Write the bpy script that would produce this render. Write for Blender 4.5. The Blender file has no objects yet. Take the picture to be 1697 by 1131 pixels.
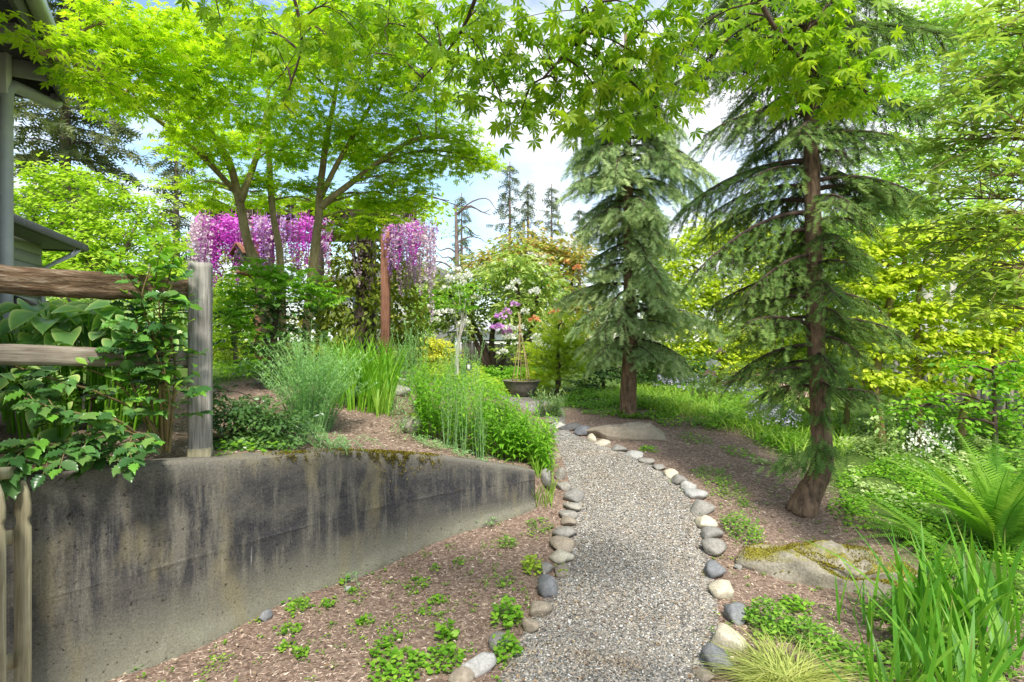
import bpy, math, random
import numpy as np
from mathutils import Vector, noise

# ------------------------------------------------------------------ camera, world, sun, exposure
sc = bpy.context.scene
COL = sc.collection
F, CX, CY, H = 1000.0, 848.5, 565.5, 1.6          # focal length in photo pixels, centre, eye height

cam = bpy.data.cameras.new('camera'); camo = bpy.data.objects.new('camera', cam); COL.objects.link(camo)
cam.sensor_width = 36.0; cam.lens = 36.0 * F / 1697.0
cam.clip_start = 0.05; cam.clip_end = 2000
camo.location = (0, 0, H); camo.rotation_euler = (math.radians(90), 0, 0)
sc.camera = camo

SUN_EL, SUN_AZ = math.radians(52), math.radians(168)   # azimuth from +Y, negative = to the left
w = bpy.data.worlds.new('World'); sc.world = w; w.use_nodes = True
nt = w.node_tree; nt.nodes.clear()
out = nt.nodes.new('ShaderNodeOutputWorld'); bg = nt.nodes.new('ShaderNodeBackground')
sky = nt.nodes.new('ShaderNodeTexSky'); sky.sky_type = 'NISHITA'; sky.sun_disc = False
sky.sun_elevation = SUN_EL; sky.sun_rotation = SUN_AZ; sky.dust_density = 0.6; sky.ozone_density = 1.4
tc = nt.nodes.new('ShaderNodeTexCoord'); mp = nt.nodes.new('ShaderNodeMapping')
mp.inputs['Scale'].default_value = (1.0, 1.0, 2.2); mp.inputs['Location'].default_value = (0.35, 0.1, 0.42)
nz = nt.nodes.new('ShaderNodeTexNoise'); nz.inputs['Scale'].default_value = 2.6; nz.inputs['Detail'].default_value = 7
nz.inputs['Roughness'].default_value = 0.55
rp = nt.nodes.new('ShaderNodeValToRGB'); rp.color_ramp.elements[0].position = 0.40; rp.color_ramp.elements[1].position = 0.60
mx = nt.nodes.new('ShaderNodeMix'); mx.data_type = 'RGBA'
mx.inputs['B'].default_value = (4.6, 4.7, 4.9, 1)
tint = nt.nodes.new('ShaderNodeMix'); tint.data_type = 'RGBA'; tint.blend_type = 'MULTIPLY'; tint.inputs['Factor'].default_value = 1
tint.inputs['B'].default_value = (1.0, 1.02, 0.98, 1)
nt.links.new(tc.outputs['Generated'], mp.inputs['Vector']); nt.links.new(mp.outputs[0], nz.inputs['Vector'])
nt.links.new(nz.outputs['Fac'], rp.inputs[0]); nt.links.new(rp.outputs[0], mx.inputs['Factor'])
nt.links.new(sky.outputs[0], tint.inputs['A']); nt.links.new(tint.outputs['Result'], mx.inputs['A'])
nt.links.new(mx.outputs['Result'], bg.inputs[0]); bg.inputs[1].default_value = 0.07
nt.links.new(bg.outputs[0], out.inputs[0])

sun = bpy.data.lights.new('sun', 'SUN'); sun.energy = 1.7; sun.angle = math.radians(11); sun.color = (1, 0.95, 0.86)
suno = bpy.data.objects.new('sun', sun); COL.objects.link(suno)
sdir = Vector((math.sin(SUN_AZ) * math.cos(SUN_EL), math.cos(SUN_AZ) * math.cos(SUN_EL), math.sin(SUN_EL)))
suno.rotation_euler = sdir.to_track_quat('Z', 'Y').to_euler()

sc.view_settings.view_transform = 'Standard'; sc.view_settings.look = 'None'
sc.view_settings.gamma = 1; sc.view_settings.use_curve_mapping = False
sc.view_settings.exposure = 2.05
sc.cycles.max_bounces = 10; sc.cycles.diffuse_bounces = 5; sc.cycles.transmission_bounces = 7
sc.cycles.transparent_max_bounces = 8
sc.cycles.use_denoising = True

random.seed(7)
rng = np.random.default_rng(7)
U = lambda a, b, n=None: rng.uniform(a, b, n)

# ------------------------------------------------------------------ materials
class NT:
    def __init__(s, name):
        s.m = bpy.data.materials.new(name); s.m.use_nodes = True
        s.t = s.m.node_tree; s.t.nodes.clear()
        s.out = s.n('ShaderNodeOutputMaterial')
    def n(s, kind, **kw):
        nd = s.t.nodes.new(kind)
        for k, v in kw.items(): setattr(nd, k, v)
        return nd
    def l(s, a, b): s.t.links.new(a, b)
    def coord(s, scale=(1, 1, 1), kind='Object'):
        c = s.n('ShaderNodeTexCoord'); m = s.n('ShaderNodeMapping'); m.inputs['Scale'].default_value = scale
        s.l(c.outputs[kind], m.inputs[0]); return m.outputs[0]
    def noise(s, vec, scale, detail=5, rough=0.55, dist=0):
        q = s.n('ShaderNodeTexNoise'); q.inputs['Scale'].default_value = scale; q.inputs['Detail'].default_value = detail
        q.inputs['Roughness'].default_value = rough; q.inputs['Distortion'].default_value = dist
        s.l(vec, q.inputs['Vector']); return q.outputs['Fac']
    def ramp(s, fac, stops):
        r = s.n('ShaderNodeValToRGB'); e = r.color_ramp.elements
        while len(e) < len(stops): e.new(0.5)
        for i, (p, c) in enumerate(stops):
            e[i].position = p; e[i].color = tuple(c) + (1,) if len(c) == 3 else c
        s.l(fac, r.inputs[0]); return r.outputs[0]
    def mix(s, fac, a, b, mode='MIX'):
        m = s.n('ShaderNodeMix'); m.data_type = 'RGBA'; m.blend_type = mode
        for sock, v in (('Factor', fac), ('A', a), ('B', b)):
            if isinstance(v, bpy.types.NodeSocket): s.l(v, m.inputs[sock])
            elif isinstance(v, (int, float)): m.inputs[sock].default_value = v
            else: m.inputs[sock].default_value = tuple(v) + (1,)
        return m.outputs['Result']
    def attr(s, name='rnd'):
        a = s.n('ShaderNodeAttribute'); a.attribute_name = name; return a.outputs['Fac']
    def objrand(s):
        return s.n('ShaderNodeObjectInfo').outputs['Random']
    def bump(s, h, strength=0.3, dist=0.01):
        b = s.n('ShaderNodeBump'); b.inputs['Strength'].default_value = strength; b.inputs['Distance'].default_value = dist
        s.l(h, b.inputs['Height']); return b.outputs[0]
    def pbr(s, col, rough=0.8, spec=0.3, normal=None, metal=0):
        p = s.n('ShaderNodeBsdfPrincipled')
        if isinstance(col, bpy.types.NodeSocket): s.l(col, p.inputs['Base Color'])
        else: p.inputs['Base Color'].default_value = tuple(col) + (1,)
        if isinstance(rough, bpy.types.NodeSocket): s.l(rough, p.inputs['Roughness'])
        else: p.inputs['Roughness'].default_value = rough
        p.inputs['Specular IOR Level'].default_value = spec; p.inputs['Metallic'].default_value = metal
        if normal is not None: s.l(normal, p.inputs['Normal'])
        return p.outputs[0]
    def done(s, sh):
        s.l(sh, s.out.inputs['Surface']); return s.m

def C(r, g, b): return (r, g, b)
B1, W1 = (0, 0, 0), (1, 1, 1)

def leafmat(name, cols, trans=0.4, rough=0.45, spec=0.2, src='attr', tr_mul=(1.35, 1.5, 0.6)):
    m = NT(name)
    f = m.attr() if src == 'attr' else m.objrand()
    n = len(cols)
    col = m.ramp(f, [(i / max(1, n - 1), c) for i, c in enumerate(cols)])
    pn = m.noise(m.coord((1, 1, 1)), 1.7, 2)
    col = m.mix(1.0, col, m.ramp(pn, [(0.3, (0.95, 1.0, 0.95)), (0.7, (1.32, 1.26, 1.15))]), 'MULTIPLY')
    p = m.pbr(col, rough, spec)
    t = m.n('ShaderNodeBsdfTranslucent')
    m.l(m.mix(1.0, col, tr_mul, 'MULTIPLY'), t.inputs['Color'])
    mixs = m.n('ShaderNodeMixShader'); mixs.inputs[0].default_value = trans
    m.l(p, mixs.inputs[1]); m.l(t.outputs[0], mixs.inputs[2])
    return m.done(mixs.outputs[0])

def woodmat(name, c0, c1, c2, scale=(14, 14, 1.2), rough=0.85, bump=0.5, src='Object', dist=0.008):
    m = NT(name); v = m.coord(scale, src)
    a = m.noise(v, 4, 8, 0.65, 0.4)
    b = m.noise(m.coord((1, 1, 1), src), 3, 4)
    col = m.ramp(a, [(0.28, c0), (0.5, c1), (0.72, c2)])
    col = m.mix(m.ramp(b, [(0.35, B1), (0.75, (0.6, 0.6, 0.6))]), col, tuple(x * 0.55 for x in c0))
    return m.done(m.pbr(col, rough, 0.2, m.bump(a, bump, dist)))

def barkmat(name, c0, c1, scale=1.0, bump=0.9):
    m = NT(name); v = m.coord((16 * scale, 16 * scale, 3.5 * scale))
    a = m.noise(v, 1.6, 7, 0.65, 0.8); b = m.noise(m.coord(), 9 * scale, 4)
    f = m.mix(0.35, a, b)
    col = m.ramp(f, [(0.36, c0), (0.52, tuple((x + y) / 2 for x, y in zip(c0, c1))), (0.68, c1)])
    return m.done(m.pbr(col, 0.9, 0.15, m.bump(f, bump, 0.03)))

M = {}
def setup_materials():
    # ground
    m = NT('soil'); v = m.coord()
    a = m.noise(v, 34, 8, 0.7); b = m.noise(v, 1.1, 4); c = m.noise(v, 120, 3, 0.6)
    soil = m.ramp(a, [(0.3, (0.075, 0.052, 0.04)), (0.5, (0.22, 0.155, 0.118)), (0.72, (0.46, 0.35, 0.28))])
    soil = m.mix(m.ramp(c, [(0.55, B1), (0.7, (0.55, 0.55, 0.55))]), soil, (0.36, 0.26, 0.2))
    green = m.ramp(a, [(0.3, (0.03, 0.05, 0.012)), (0.55, (0.09, 0.15, 0.03)), (0.75, (0.19, 0.26, 0.06))])
    gf = m.ramp(m.mix(0.5, m.attr('cover'), m.mix(1.0, b, m.attr('cover'), 'MULTIPLY')), [(0.2, B1), (0.45, W1)])
    col = m.mix(gf, soil, green)
    M['soil'] = m.done(m.pbr(col, 0.95, 0.1, m.bump(a, 0.8, 0.03)))
    # path bed
    m = NT('gravel_bed'); v = m.coord()
    vo = m.n('ShaderNodeTexVoronoi'); vo.inputs['Scale'].default_value = 75; m.l(v, vo.inputs['Vector'])
    sep = m.n('ShaderNodeSeparateColor'); m.l(vo.outputs['Color'], sep.inputs[0])
    big = m.noise(v, 1.6, 4)
    col = m.ramp(sep.outputs[0], [(0.0, (0.06, 0.057, 0.05)), (0.35, (0.17, 0.158, 0.14)), (0.7, (0.28, 0.262, 0.23)), (1, (0.5, 0.485, 0.45))])
    col = m.mix(m.ramp(big, [(0.45, B1), (0.7, (0.5, 0.5, 0.5))]), col, (0.16, 0.115, 0.08))
    M['gravel_bed'] = m.done(m.pbr(col, 0.9, 0.2, m.bump(vo.outputs['Distance'], 0.8, 0.01)))
    # pebbles, bark chips (colour per piece)
    m = NT('pebble')
    col = m.ramp(m.attr(), [(0, (0.05, 0.05, 0.05)), (0.2, (0.15, 0.145, 0.134)), (0.45, (0.25, 0.238, 0.215)), (0.6, (0.35, 0.285, 0.21)), (0.8, (0.44, 0.42, 0.38)), (1, (0.7, 0.69, 0.66))])
    wear = m.ramp(m.noise(m.coord(), 1.9, 5, 0.65), [(0.52, B1), (0.68, (0.6, 0.6, 0.6))])
    col = m.mix(wear, col, m.mix(1.0, col, (0.95, 0.72, 0.5), 'MULTIPLY'))
    M['pebble'] = m.done(m.pbr(col, 0.75, 0.3))
    m = NT('bark_chip')
    col = m.ramp(m.attr(), [(0, (0.075, 0.046, 0.036)), (0.35, (0.25, 0.175, 0.13)), (0.65, (0.42, 0.315, 0.245)), (0.88, (0.58, 0.47, 0.38)), (1, (0.7, 0.62, 0.52))])
    M['bark_chip'] = m.done(m.pbr(col, 0.9, 0.15))
    # weathered concrete: UV u = metres along, v = metres of height
    m = NT('old_concrete'); uv = m.coord((1, 1, 1), 'UV')
    fine = m.noise(uv, 75, 9, 0.8); grain = m.noise(uv, 260, 3, 0.6); mid = m.noise(uv, 4.2, 8, 0.7); big = m.noise(uv, 1.3, 4, 0.6, 0.5)
    streak = m.noise(m.coord((5.0, 0.5, 1), 'UV'), 2.0, 8, 0.7, 0.2); drip = m.noise(m.coord((26, 1.1, 1), 'UV'), 1.0, 3, 0.5)
    spk = m.mix(0.45, fine, grain)
    col = m.ramp(spk, [(0.34, (0.055, 0.051, 0.042)), (0.46, (0.13, 0.12, 0.098)), (0.56, (0.19, 0.178, 0.148)), (0.68, (0.38, 0.36, 0.305))])
    band = m.ramp(m.attr('vrel'), [(0.0, B1), (0.14, (0.1, 0.1, 0.1)), (0.34, (0.8, 0.8, 0.8)), (0.6, W1), (0.84, (0.85, 0.85, 0.85)), (0.97, (0.2, 0.2, 0.2)), (1.0, B1)])
    sf = m.mix(1.0, m.ramp(m.mix(0.36, streak, big), [(0.41, B1), (0.51, W1)]), m.ramp(mid, [(0.3, (0.35, 0.35, 0.35)), (0.55, W1)]), 'MULTIPLY')
    sf = m.mix(1.0, sf, band, 'MULTIPLY')
    col = m.mix(sf, col, m.ramp(spk, [(0.36, (0.012, 0.012, 0.015)), (0.52, (0.035, 0.035, 0.04)), (0.68, (0.13, 0.13, 0.14))]))
    gl = m.mix(1.0, m.ramp(m.attr('vrel'), [(0.0, W1), (0.12, (0.6, 0.6, 0.6)), (0.36, B1)]), m.ramp(mid, [(0.3, (0.25, 0.25, 0.25)), (0.65, (0.85, 0.85, 0.85))]), 'MULTIPLY')
    col = m.mix(gl, col, m.ramp(spk, [(0.36, (0.13, 0.13, 0.085)), (0.64, (0.38, 0.375, 0.28))]))
    tan_ = m.mix(1.0, m.ramp(m.noise(m.coord((2.2, 0.8, 1), 'UV'), 1.7, 4), [(0.54, B1), (0.66, (0.6, 0.6, 0.6))]), W1, 'MULTIPLY')
    col = m.mix(tan_, col, m.ramp(spk, [(0.36, (0.12, 0.10, 0.055)), (0.64, (0.32, 0.28, 0.17))]))
    wd = m.mix(1.0, m.ramp(drip, [(0.70, B1), (0.75, (0.75, 0.75, 0.75))]), m.ramp(mid, [(0.50, B1), (0.6, W1)]), 'MULTIPLY')
    col = m.mix(wd, col, (0.42, 0.41, 0.37))
    rust = m.mix(1.0, m.ramp(m.noise(uv, 3.1, 6, 0.75), [(0.66, B1), (0.72, (0.9, 0.9, 0.9))]), W1, 'MULTIPLY')
    col = m.mix(rust, col, m.ramp(spk, [(0.36, (0.02, 0.013, 0.006)), (0.64, (0.12, 0.075, 0.035))]))
    pit = m.ramp(m.noise(uv, 34, 5, 0.75), [(0.61, B1), (0.66, W1)])
    col = m.mix(pit, col, (0.03, 0.027, 0.02))
    M['concrete'] = m.done(m.pbr(col, 0.92, 0.12, m.bump(m.mix(0.5, spk, m.mix(0.5, mid, pit)), 0.9, 0.012)))
    # stones: colour from the object's random plus a family
    def stone(name, c0, c1, moss=False):
        m = NT(name); v = m.coord()
        a = m.noise(v, 7, 6, 0.65); b = m.noise(v, 70, 4, 0.7)
        col = m.ramp(a, [(0.3, c0), (0.7, c1)])
        col = m.mix(0.35, col, m.ramp(b, [(0.35, tuple(x * 0.5 for x in c0)), (0.7, tuple(min(0.8, x * 1.35) for x in c1))]))
        r = m.objrand(); col = m.mix(1.0, col, m.ramp(r, [(0, (0.82, 0.82, 0.84)), (1, (1.15, 1.12, 1.08))]), 'MULTIPLY')
        if moss:
            g = m.n('ShaderNodeNewGeometry'); s = m.n('ShaderNodeSeparateXYZ'); m.l(g.outputs['Normal'], s.inputs[0])
            mf = m.mix(1.0, m.ramp(s.outputs[2], [(0.6, B1), (0.9, W1)]), m.ramp(m.noise(v, 4.5, 5, 0.7), [(0.40, B1), (0.52, W1)]), 'MULTIPLY')
            col = m.mix(mf, col, m.ramp(b, [(0.3, (0.07, 0.055, 0.01)), (0.65, (0.26, 0.24, 0.03))]))
        M[name] = m.done(m.pbr(col, 0.8, 0.25, m.bump(m.mix(0.4, a, b), 0.45, 0.015)))
    stone('stone_grey', (0.165, 0.158, 0.142), (0.34, 0.325, 0.29))
    stone('stone_blue', (0.1, 0.106, 0.115), (0.22, 0.23, 0.243))
    stone('stone_tan', (0.19, 0.16, 0.12), (0.36, 0.31, 0.245))
    stone('stone_cream', (0.33, 0.29, 0.21), (0.6, 0.56, 0.45))
    stone('stone_pale', (0.27, 0.27, 0.255), (0.52, 0.51, 0.48))
    stone('stone_moss', (0.12, 0.105, 0.08), (0.32, 0.3, 0.25), True)
    stone('stone_dark', (0.06, 0.06, 0.06), (0.17, 0.165, 0.16))
    # wood
    M['post_wood'] = woodmat('post_wood', (0.14, 0.128, 0.11), (0.37, 0.35, 0.315), (0.56, 0.54, 0.5), (20, 20, 0.9), bump=.9, dist=.012)
    M['rail_wood'] = woodmat('rail_wood', (0.045, 0.026, 0.014), (0.24, 0.155, 0.09), (0.55, 0.45, 0.33), (2.2, 13, 13), bump=1.0, dist=0.03)
    M['rail_grey'] = woodmat('rail_grey', (0.13, 0.10, 0.075), (0.32, 0.27, 0.21), (0.52, 0.47, 0.39), (1.0, 16, 16), bump=0.6)
    M['picket_wood'] = woodmat('picket_wood', (0.22, 0.19, 0.11), (0.40, 0.36, 0.23), (0.53, 0.49, 0.35), (16, 16, 0.9), bump=0.3)
    M['red_wood'] = woodmat('red_wood', (0.12, 0.05, 0.03), (0.25, 0.12, 0.075), (0.36, 0.2, 0.13), (14, 14, 1))
    M['dark_wood'] = woodmat('dark_wood', (0.03, 0.022, 0.018), (0.07, 0.05, 0.04), (0.12, 0.09, 0.07), (14, 14, 2))
    M['pale_board'] = woodmat('pale_board', (0.22, 0.19, 0.17), (0.38, 0.34, 0.31), (0.5, 0.46, 0.43), (14, 14, 1))
    M['fence_board'] = woodmat('fence_board', (0.13, 0.105, 0.085), (0.25, 0.21, 0.175), (0.36, 0.32, 0.28), (14, 14, 1))
    M['bamboo'] = woodmat('bamboo', (0.24, 0.18, 0.08), (0.4, 0.31, 0.16), (0.5, 0.42, 0.25), (12, 12, 2), bump=0.2)
    M['bark_fir'] = barkmat('bark_fir', (0.06, 0.04, 0.03), (0.36, 0.235, 0.155), 1.0, 1.0)
    M['bark_maple'] = barkmat('bark_maple', (0.17, 0.13, 0.065), (0.42, 0.34, 0.19), 1.2, 0.4)
    M['bark_twig'] = barkmat('bark_twig', (0.05, 0.035, 0.03), (0.13, 0.09, 0.07), 2, 0.3)
    M['bark_pale'] = barkmat('bark_pale', (0.3, 0.28, 0.24), (0.6, 0.58, 0.52), 1, 0.2)
    M['bark_far'] = barkmat('bark_far', (0.12, 0.085, 0.075), (0.25, 0.19, 0.17), 0.6, 0.4)
    M['bark_gold'] = barkmat('bark_gold', (0.13, 0.10, 0.045), (0.32, 0.25, 0.11), 1, 0.4)
    # house
    m = NT('siding_paint'); a = m.noise(m.coord((1, 1, 8)), 6, 4)
    M['siding'] = m.done(m.pbr(m.ramp(a, [(0.3, (0.32, 0.325, 0.31)), (0.7, (0.40, 0.405, 0.385))]), 0.6, 0.3))
    m = NT('eave_dark_paint'); a = m.noise(m.coord((1, 6, 1)), 5, 4)
    M['soffit'] = m.done(m.pbr(m.ramp(a, [(0.3, (0.07, 0.068, 0.062)), (0.7, (0.12, 0.115, 0.105))]), 0.7, 0.3))
    m = NT('gutter_paint'); a = m.noise(m.coord((1, 1, 1)), 9, 4)
    M['gutter'] = m.done(m.pbr(m.ramp(a, [(0.3, (0.40, 0.40, 0.44)), (0.7, (0.50, 0.50, 0.54))]), 0.4, 0.5))
    m = NT('white_trim'); a = m.noise(m.coord(), 12, 3)
    M['trim'] = m.done(m.pbr(m.ramp(a, [(0.3, (0.72, 0.72, 0.7)), (0.7, (0.8, 0.8, 0.79))]), 0.5, 0.4))
    m = NT('roof_shingle'); a = m.noise(m.coord((2, 12, 12)), 6, 5)
    M['shingle'] = m.done(m.pbr(m.ramp(a, [(0.3, (0.07, 0.07, 0.07)), (0.7, (0.16, 0.155, 0.15))]), 0.9, 0.2))
    m = NT('window_glass'); a = m.noise(m.coord(), 2, 2)
    M['glass'] = m.done(m.pbr(m.ramp(a, [(0.3, (0.05, 0.07, 0.08)), (0.7, (0.12, 0.15, 0.16))]), 0.06, 0.8))
    m = NT('black_metal'); a = m.noise(m.coord(), 20, 3)
    M['black_metal'] = m.done(m.pbr(m.ramp(a, [(0.3, (0.015, 0.015, 0.016)), (0.7, (0.03, 0.03, 0.03))]), 0.5, 0.4))
    m = NT('bowl_concrete'); a = m.noise(m.coord(), 9, 6, 0.7)
    M['bowl'] = m.done(m.pbr(m.ramp(a, [(0.3, (0.075, 0.07, 0.055)), (0.7, (0.19, 0.175, 0.14))]), 0.85, 0.2, m.bump(a, 0.3, 0.01)))
    m = NT('rust_soil'); a = m.noise(m.coord(), 30, 6, 0.7)
    M['rust_soil'] = m.done(m.pbr(m.ramp(a, [(0.3, (0.12, 0.055, 0.03)), (0.7, (0.38, 0.2, 0.11))]), 0.95, 0.1, m.bump(a, 0.8, 0.02)))
    # foliage
    L = leafmat
    M['maple'] = L('maple_leaf', [(0.19, 0.32, 0.016), (0.36, 0.49, 0.025), (0.54, 0.62, 0.05)], 0.55)
    M['maple_near'] = L('maple_leaf_near', [(0.13, 0.25, 0.014), (0.23, 0.37, 0.018), (0.38, 0.48, 0.03)], 0.5, 0.4, src='obj')
    M['maple_near_a'] = L('maple_leaf_overhead', [(0.11, 0.23, 0.012), (0.20, 0.34, 0.018), (0.34, 0.45, 0.03)], 0.5, 0.4)
    M['needle_dark'] = L('hemlock_needle', [(0.055, 0.115, 0.03), (0.115, 0.205, 0.055), (0.23, 0.33, 0.095)], 0.3, 0.75, 0.08, tr_mul=(1.2, 1.3, 0.8))
    M['needle_blue'] = L('blue_spruce_needle', [(0.14, 0.225, 0.09), (0.25, 0.355, 0.15), (0.41, 0.5, 0.23)], 0.3, 0.75, 0.08, tr_mul=(1.1, 1.2, 0.9))
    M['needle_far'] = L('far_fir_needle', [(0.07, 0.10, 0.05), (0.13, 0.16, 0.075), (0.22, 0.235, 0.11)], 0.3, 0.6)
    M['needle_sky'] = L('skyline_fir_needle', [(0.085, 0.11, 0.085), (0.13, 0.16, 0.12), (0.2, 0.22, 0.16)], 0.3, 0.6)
    M['lime'] = L('lime_leaf', [(0.22, 0.36, 0.03), (0.34, 0.47, 0.05), (0.46, 0.56, 0.09)], 0.45)
    M['gold'] = L('gold_leaf', [(0.28, 0.37, 0.03), (0.44, 0.51, 0.05), (0.62, 0.63, 0.11)], 0.45)
    M['birch'] = L('birch_leaf', [(0.2, 0.34, 0.08), (0.34, 0.49, 0.14), (0.5, 0.6, 0.24)], 0.45)
    M['rhodo'] = L('rhododendron_leaf', [(0.15, 0.24, 0.05), (0.29, 0.39, 0.10), (0.5, 0.56, 0.2)], 0.4, 0.4, 0.35)
    M['rhodo_mid'] = L('rhododendron_back_leaf', [(0.1, 0.17, 0.04), (0.22, 0.3, 0.08), (0.4, 0.44, 0.15)], 0.3, 0.4)
    M['russet'] = L('russet_leaf', [(0.22, 0.25, 0.05), (0.36, 0.34, 0.09), (0.48, 0.25, 0.1)], 0.35)
    M['dark_leaf'] = L('dark_glossy_leaf', [(0.035, 0.085, 0.028), (0.075, 0.16, 0.045), (0.15, 0.27, 0.07)], 0.25, 0.32, 0.5)
    M['mid_leaf'] = L('mid_green_leaf', [(0.08, 0.19, 0.027), (0.16, 0.32, 0.042), (0.28, 0.45, 0.07)], 0.4)
    M['fresh'] = L('fresh_green_leaf', [(0.10, 0.25, 0.02), (0.17, 0.36, 0.03), (0.28, 0.46, 0.06)], 0.45)
    M['feather'] = L('blue_green_feather', [(0.15, 0.3, 0.12), (0.25, 0.44, 0.19), (0.36, 0.54, 0.27)], 0.35)
    M['grass'] = L('grass_blade', [(0.13, 0.24, 0.03), (0.2, 0.35, 0.045), (0.33, 0.45, 0.09)], 0.4)
    M['straw_grass'] = L('straw_grass', [(0.25, 0.31, 0.08), (0.37, 0.41, 0.13), (0.5, 0.5, 0.2)], 0.35)
    M['iris'] = L('iris_blade', [(0.06, 0.2, 0.02), (0.11, 0.31, 0.025), (0.2, 0.42, 0.05)], 0.45, 0.35, 0.4, src='obj')
    M['fern'] = L('fern_frond', [(0.10, 0.24, 0.03), (0.18, 0.36, 0.045), (0.3, 0.46, 0.07)], 0.45, src='obj')
    M['mahonia'] = L('glossy_shrub_leaf', [(0.035, 0.10, 0.03), (0.08, 0.19, 0.055), (0.15, 0.36, 0.04)], 0.25, 0.25, 0.5, src='obj')
    M['pale_cover'] = L('pale_ground_leaf', [(0.2, 0.31, 0.1), (0.34, 0.45, 0.17), (0.52, 0.6, 0.33)], 0.35)
    M['yew_gold'] = L('golden_yew', [(0.10, 0.14, 0.015), (0.24, 0.27, 0.03), (0.42, 0.4, 0.06)], 0.35)
    M['yellow'] = L('yellow_shrub_leaf', [(0.42, 0.42, 0.04), (0.55, 0.54, 0.06), (0.68, 0.66, 0.14)], 0.4)
    M['thuja'] = L('thuja_spray', [(0.2, 0.3, 0.02), (0.35, 0.44, 0.03), (0.5, 0.56, 0.07)], 0.4)
    M['vine_dark'] = L('vine_column_leaf', [(0.06, 0.095, 0.016), (0.15, 0.2, 0.028), (0.34, 0.37, 0.055)], 0.35)
    M['magenta'] = L('wisteria_magenta', [(0.34, 0.03, 0.4), (0.56, 0.09, 0.6), (0.7, 0.33, 0.74)], 0.4, 0.6, tr_mul=(1.2, 0.8, 1.2))
    M['lilac'] = L('wisteria_lilac', [(0.36, 0.25, 0.36), (0.52, 0.4, 0.52), (0.7, 0.64, 0.66)], 0.35, 0.6, tr_mul=(1.1, 0.95, 1.1))
    M['violet'] = L('wisteria_violet', [(0.26, 0.1, 0.42), (0.42, 0.22, 0.58), (0.6, 0.5, 0.68)], 0.35, 0.6, tr_mul=(1.1, 0.9, 1.2))
    M['white_petal'] = L('white_petal', [(0.6, 0.6, 0.56), (0.72, 0.72, 0.69), (0.8, 0.8, 0.78)], 0.3, 0.6, tr_mul=(1, 1, 1))
    M['pink_petal'] = L('pink_petal', [(0.5, 0.25, 0.26), (0.65, 0.42, 0.42), (0.75, 0.62, 0.58)], 0.3, 0.6, tr_mul=(1.1, 0.9, 0.95))
    M['orchid_petal'] = L('orchid_petal', [(0.42, 0.16, 0.5), (0.55, 0.28, 0.62), (0.68, 0.45, 0.72)], 0.3, 0.6, tr_mul=(1.1, 0.8, 1.1))
    M['lavender'] = L('lavender_petal', [(0.26, 0.25, 0.42), (0.4, 0.38, 0.55), (0.52, 0.5, 0.62)], 0.3, 0.6, tr_mul=(1, 0.95, 1.1))
    M['orange_petal'] = L('orange_petal', [(0.5, 0.16, 0.08), (0.6, 0.24, 0.13), (0.66, 0.36, 0.2)], 0.3, 0.6)
    M['moss'] = L('moss_tuft', [(0.055, 0.042, 0.010), (0.15, 0.12, 0.018), (0.33, 0.29, 0.035)], 0.2, 0.9, 0.1)
    M['dry_leaf'] = L('dry_leaf', [(0.16, 0.09, 0.05), (0.34, 0.24, 0.15), (0.62, 0.54, 0.42)], 0.2, 0.8, 0.1, tr_mul=(1, 1, 1))
    m = NT('iris_blade_streaked'); f = m.objrand(); col = m.ramp(f, [(0, (0.06, 0.2, 0.02)), (0.5, (0.11, 0.31, 0.025)), (1, (0.22, 0.43, 0.05))])
    st_ = m.noise(m.coord((90, 1.5, 1)), 1.0, 3); col = m.mix(1.0, col, m.ramp(st_, [(0.35, (0.78, 0.8, 0.75)), (0.65, (1.2, 1.15, 1.1))]), 'MULTIPLY')
    tipf = m.mix(1.0, m.ramp(m.attr('rnd'), [(0.84, B1), (0.97, W1)]), m.ramp(f, [(0.45, B1), (0.6, W1)]), 'MULTIPLY'); col = m.mix(tipf, col, (0.36, 0.27, 0.12))
    p = m.pbr(col, 0.45, 0.3); t = m.n('ShaderNodeBsdfTranslucent'); m.l(m.mix(1.0, col, (1.35, 1.45, 0.7), 'MULTIPLY'), t.inputs[0])
    ms = m.n('ShaderNodeMixShader'); ms.inputs[0].default_value = 0.42; m.l(p, ms.inputs[1]); m.l(t.outputs[0], ms.inputs[2]); M['iris'] = m.done(ms.outputs[0])
    # hosta: pale margin follows the leaf's own edge attribute
    m = NT('hosta_leaf')
    e = m.attr('rnd')
    col = m.ramp(e, [(0.0, (0.16, 0.33, 0.11)), (0.55, (0.21, 0.41, 0.12)), (0.8, (0.34, 0.53, 0.15)), (1.0, (0.62, 0.7, 0.3))])
    col = m.mix(1.0, col, m.ramp(m.objrand(), [(0, (0.8, 0.85, 0.9)), (1, (1.15, 1.12, 1.0))]), 'MULTIPLY')
    p = m.pbr(col, 0.42, 0.4); t = m.n('ShaderNodeBsdfTranslucent'); m.l(m.mix(1.0, col, (1.3, 1.4, 0.7), 'MULTIPLY'), t.inputs[0])
    ms = m.n('ShaderNodeMixShader'); ms.inputs[0].default_value = 0.35; m.l(p, ms.inputs[1]); m.l(t.outputs[0], ms.inputs[2])
    M['hosta'] = m.done(ms.outputs[0])
setup_materials()

# ------------------------------------------------------------------ mesh helpers
def nrm(a):
    a = np.asarray(a, float); l = np.linalg.norm(a, axis=-1, keepdims=True); return a / np.maximum(l, 1e-9)

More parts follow.
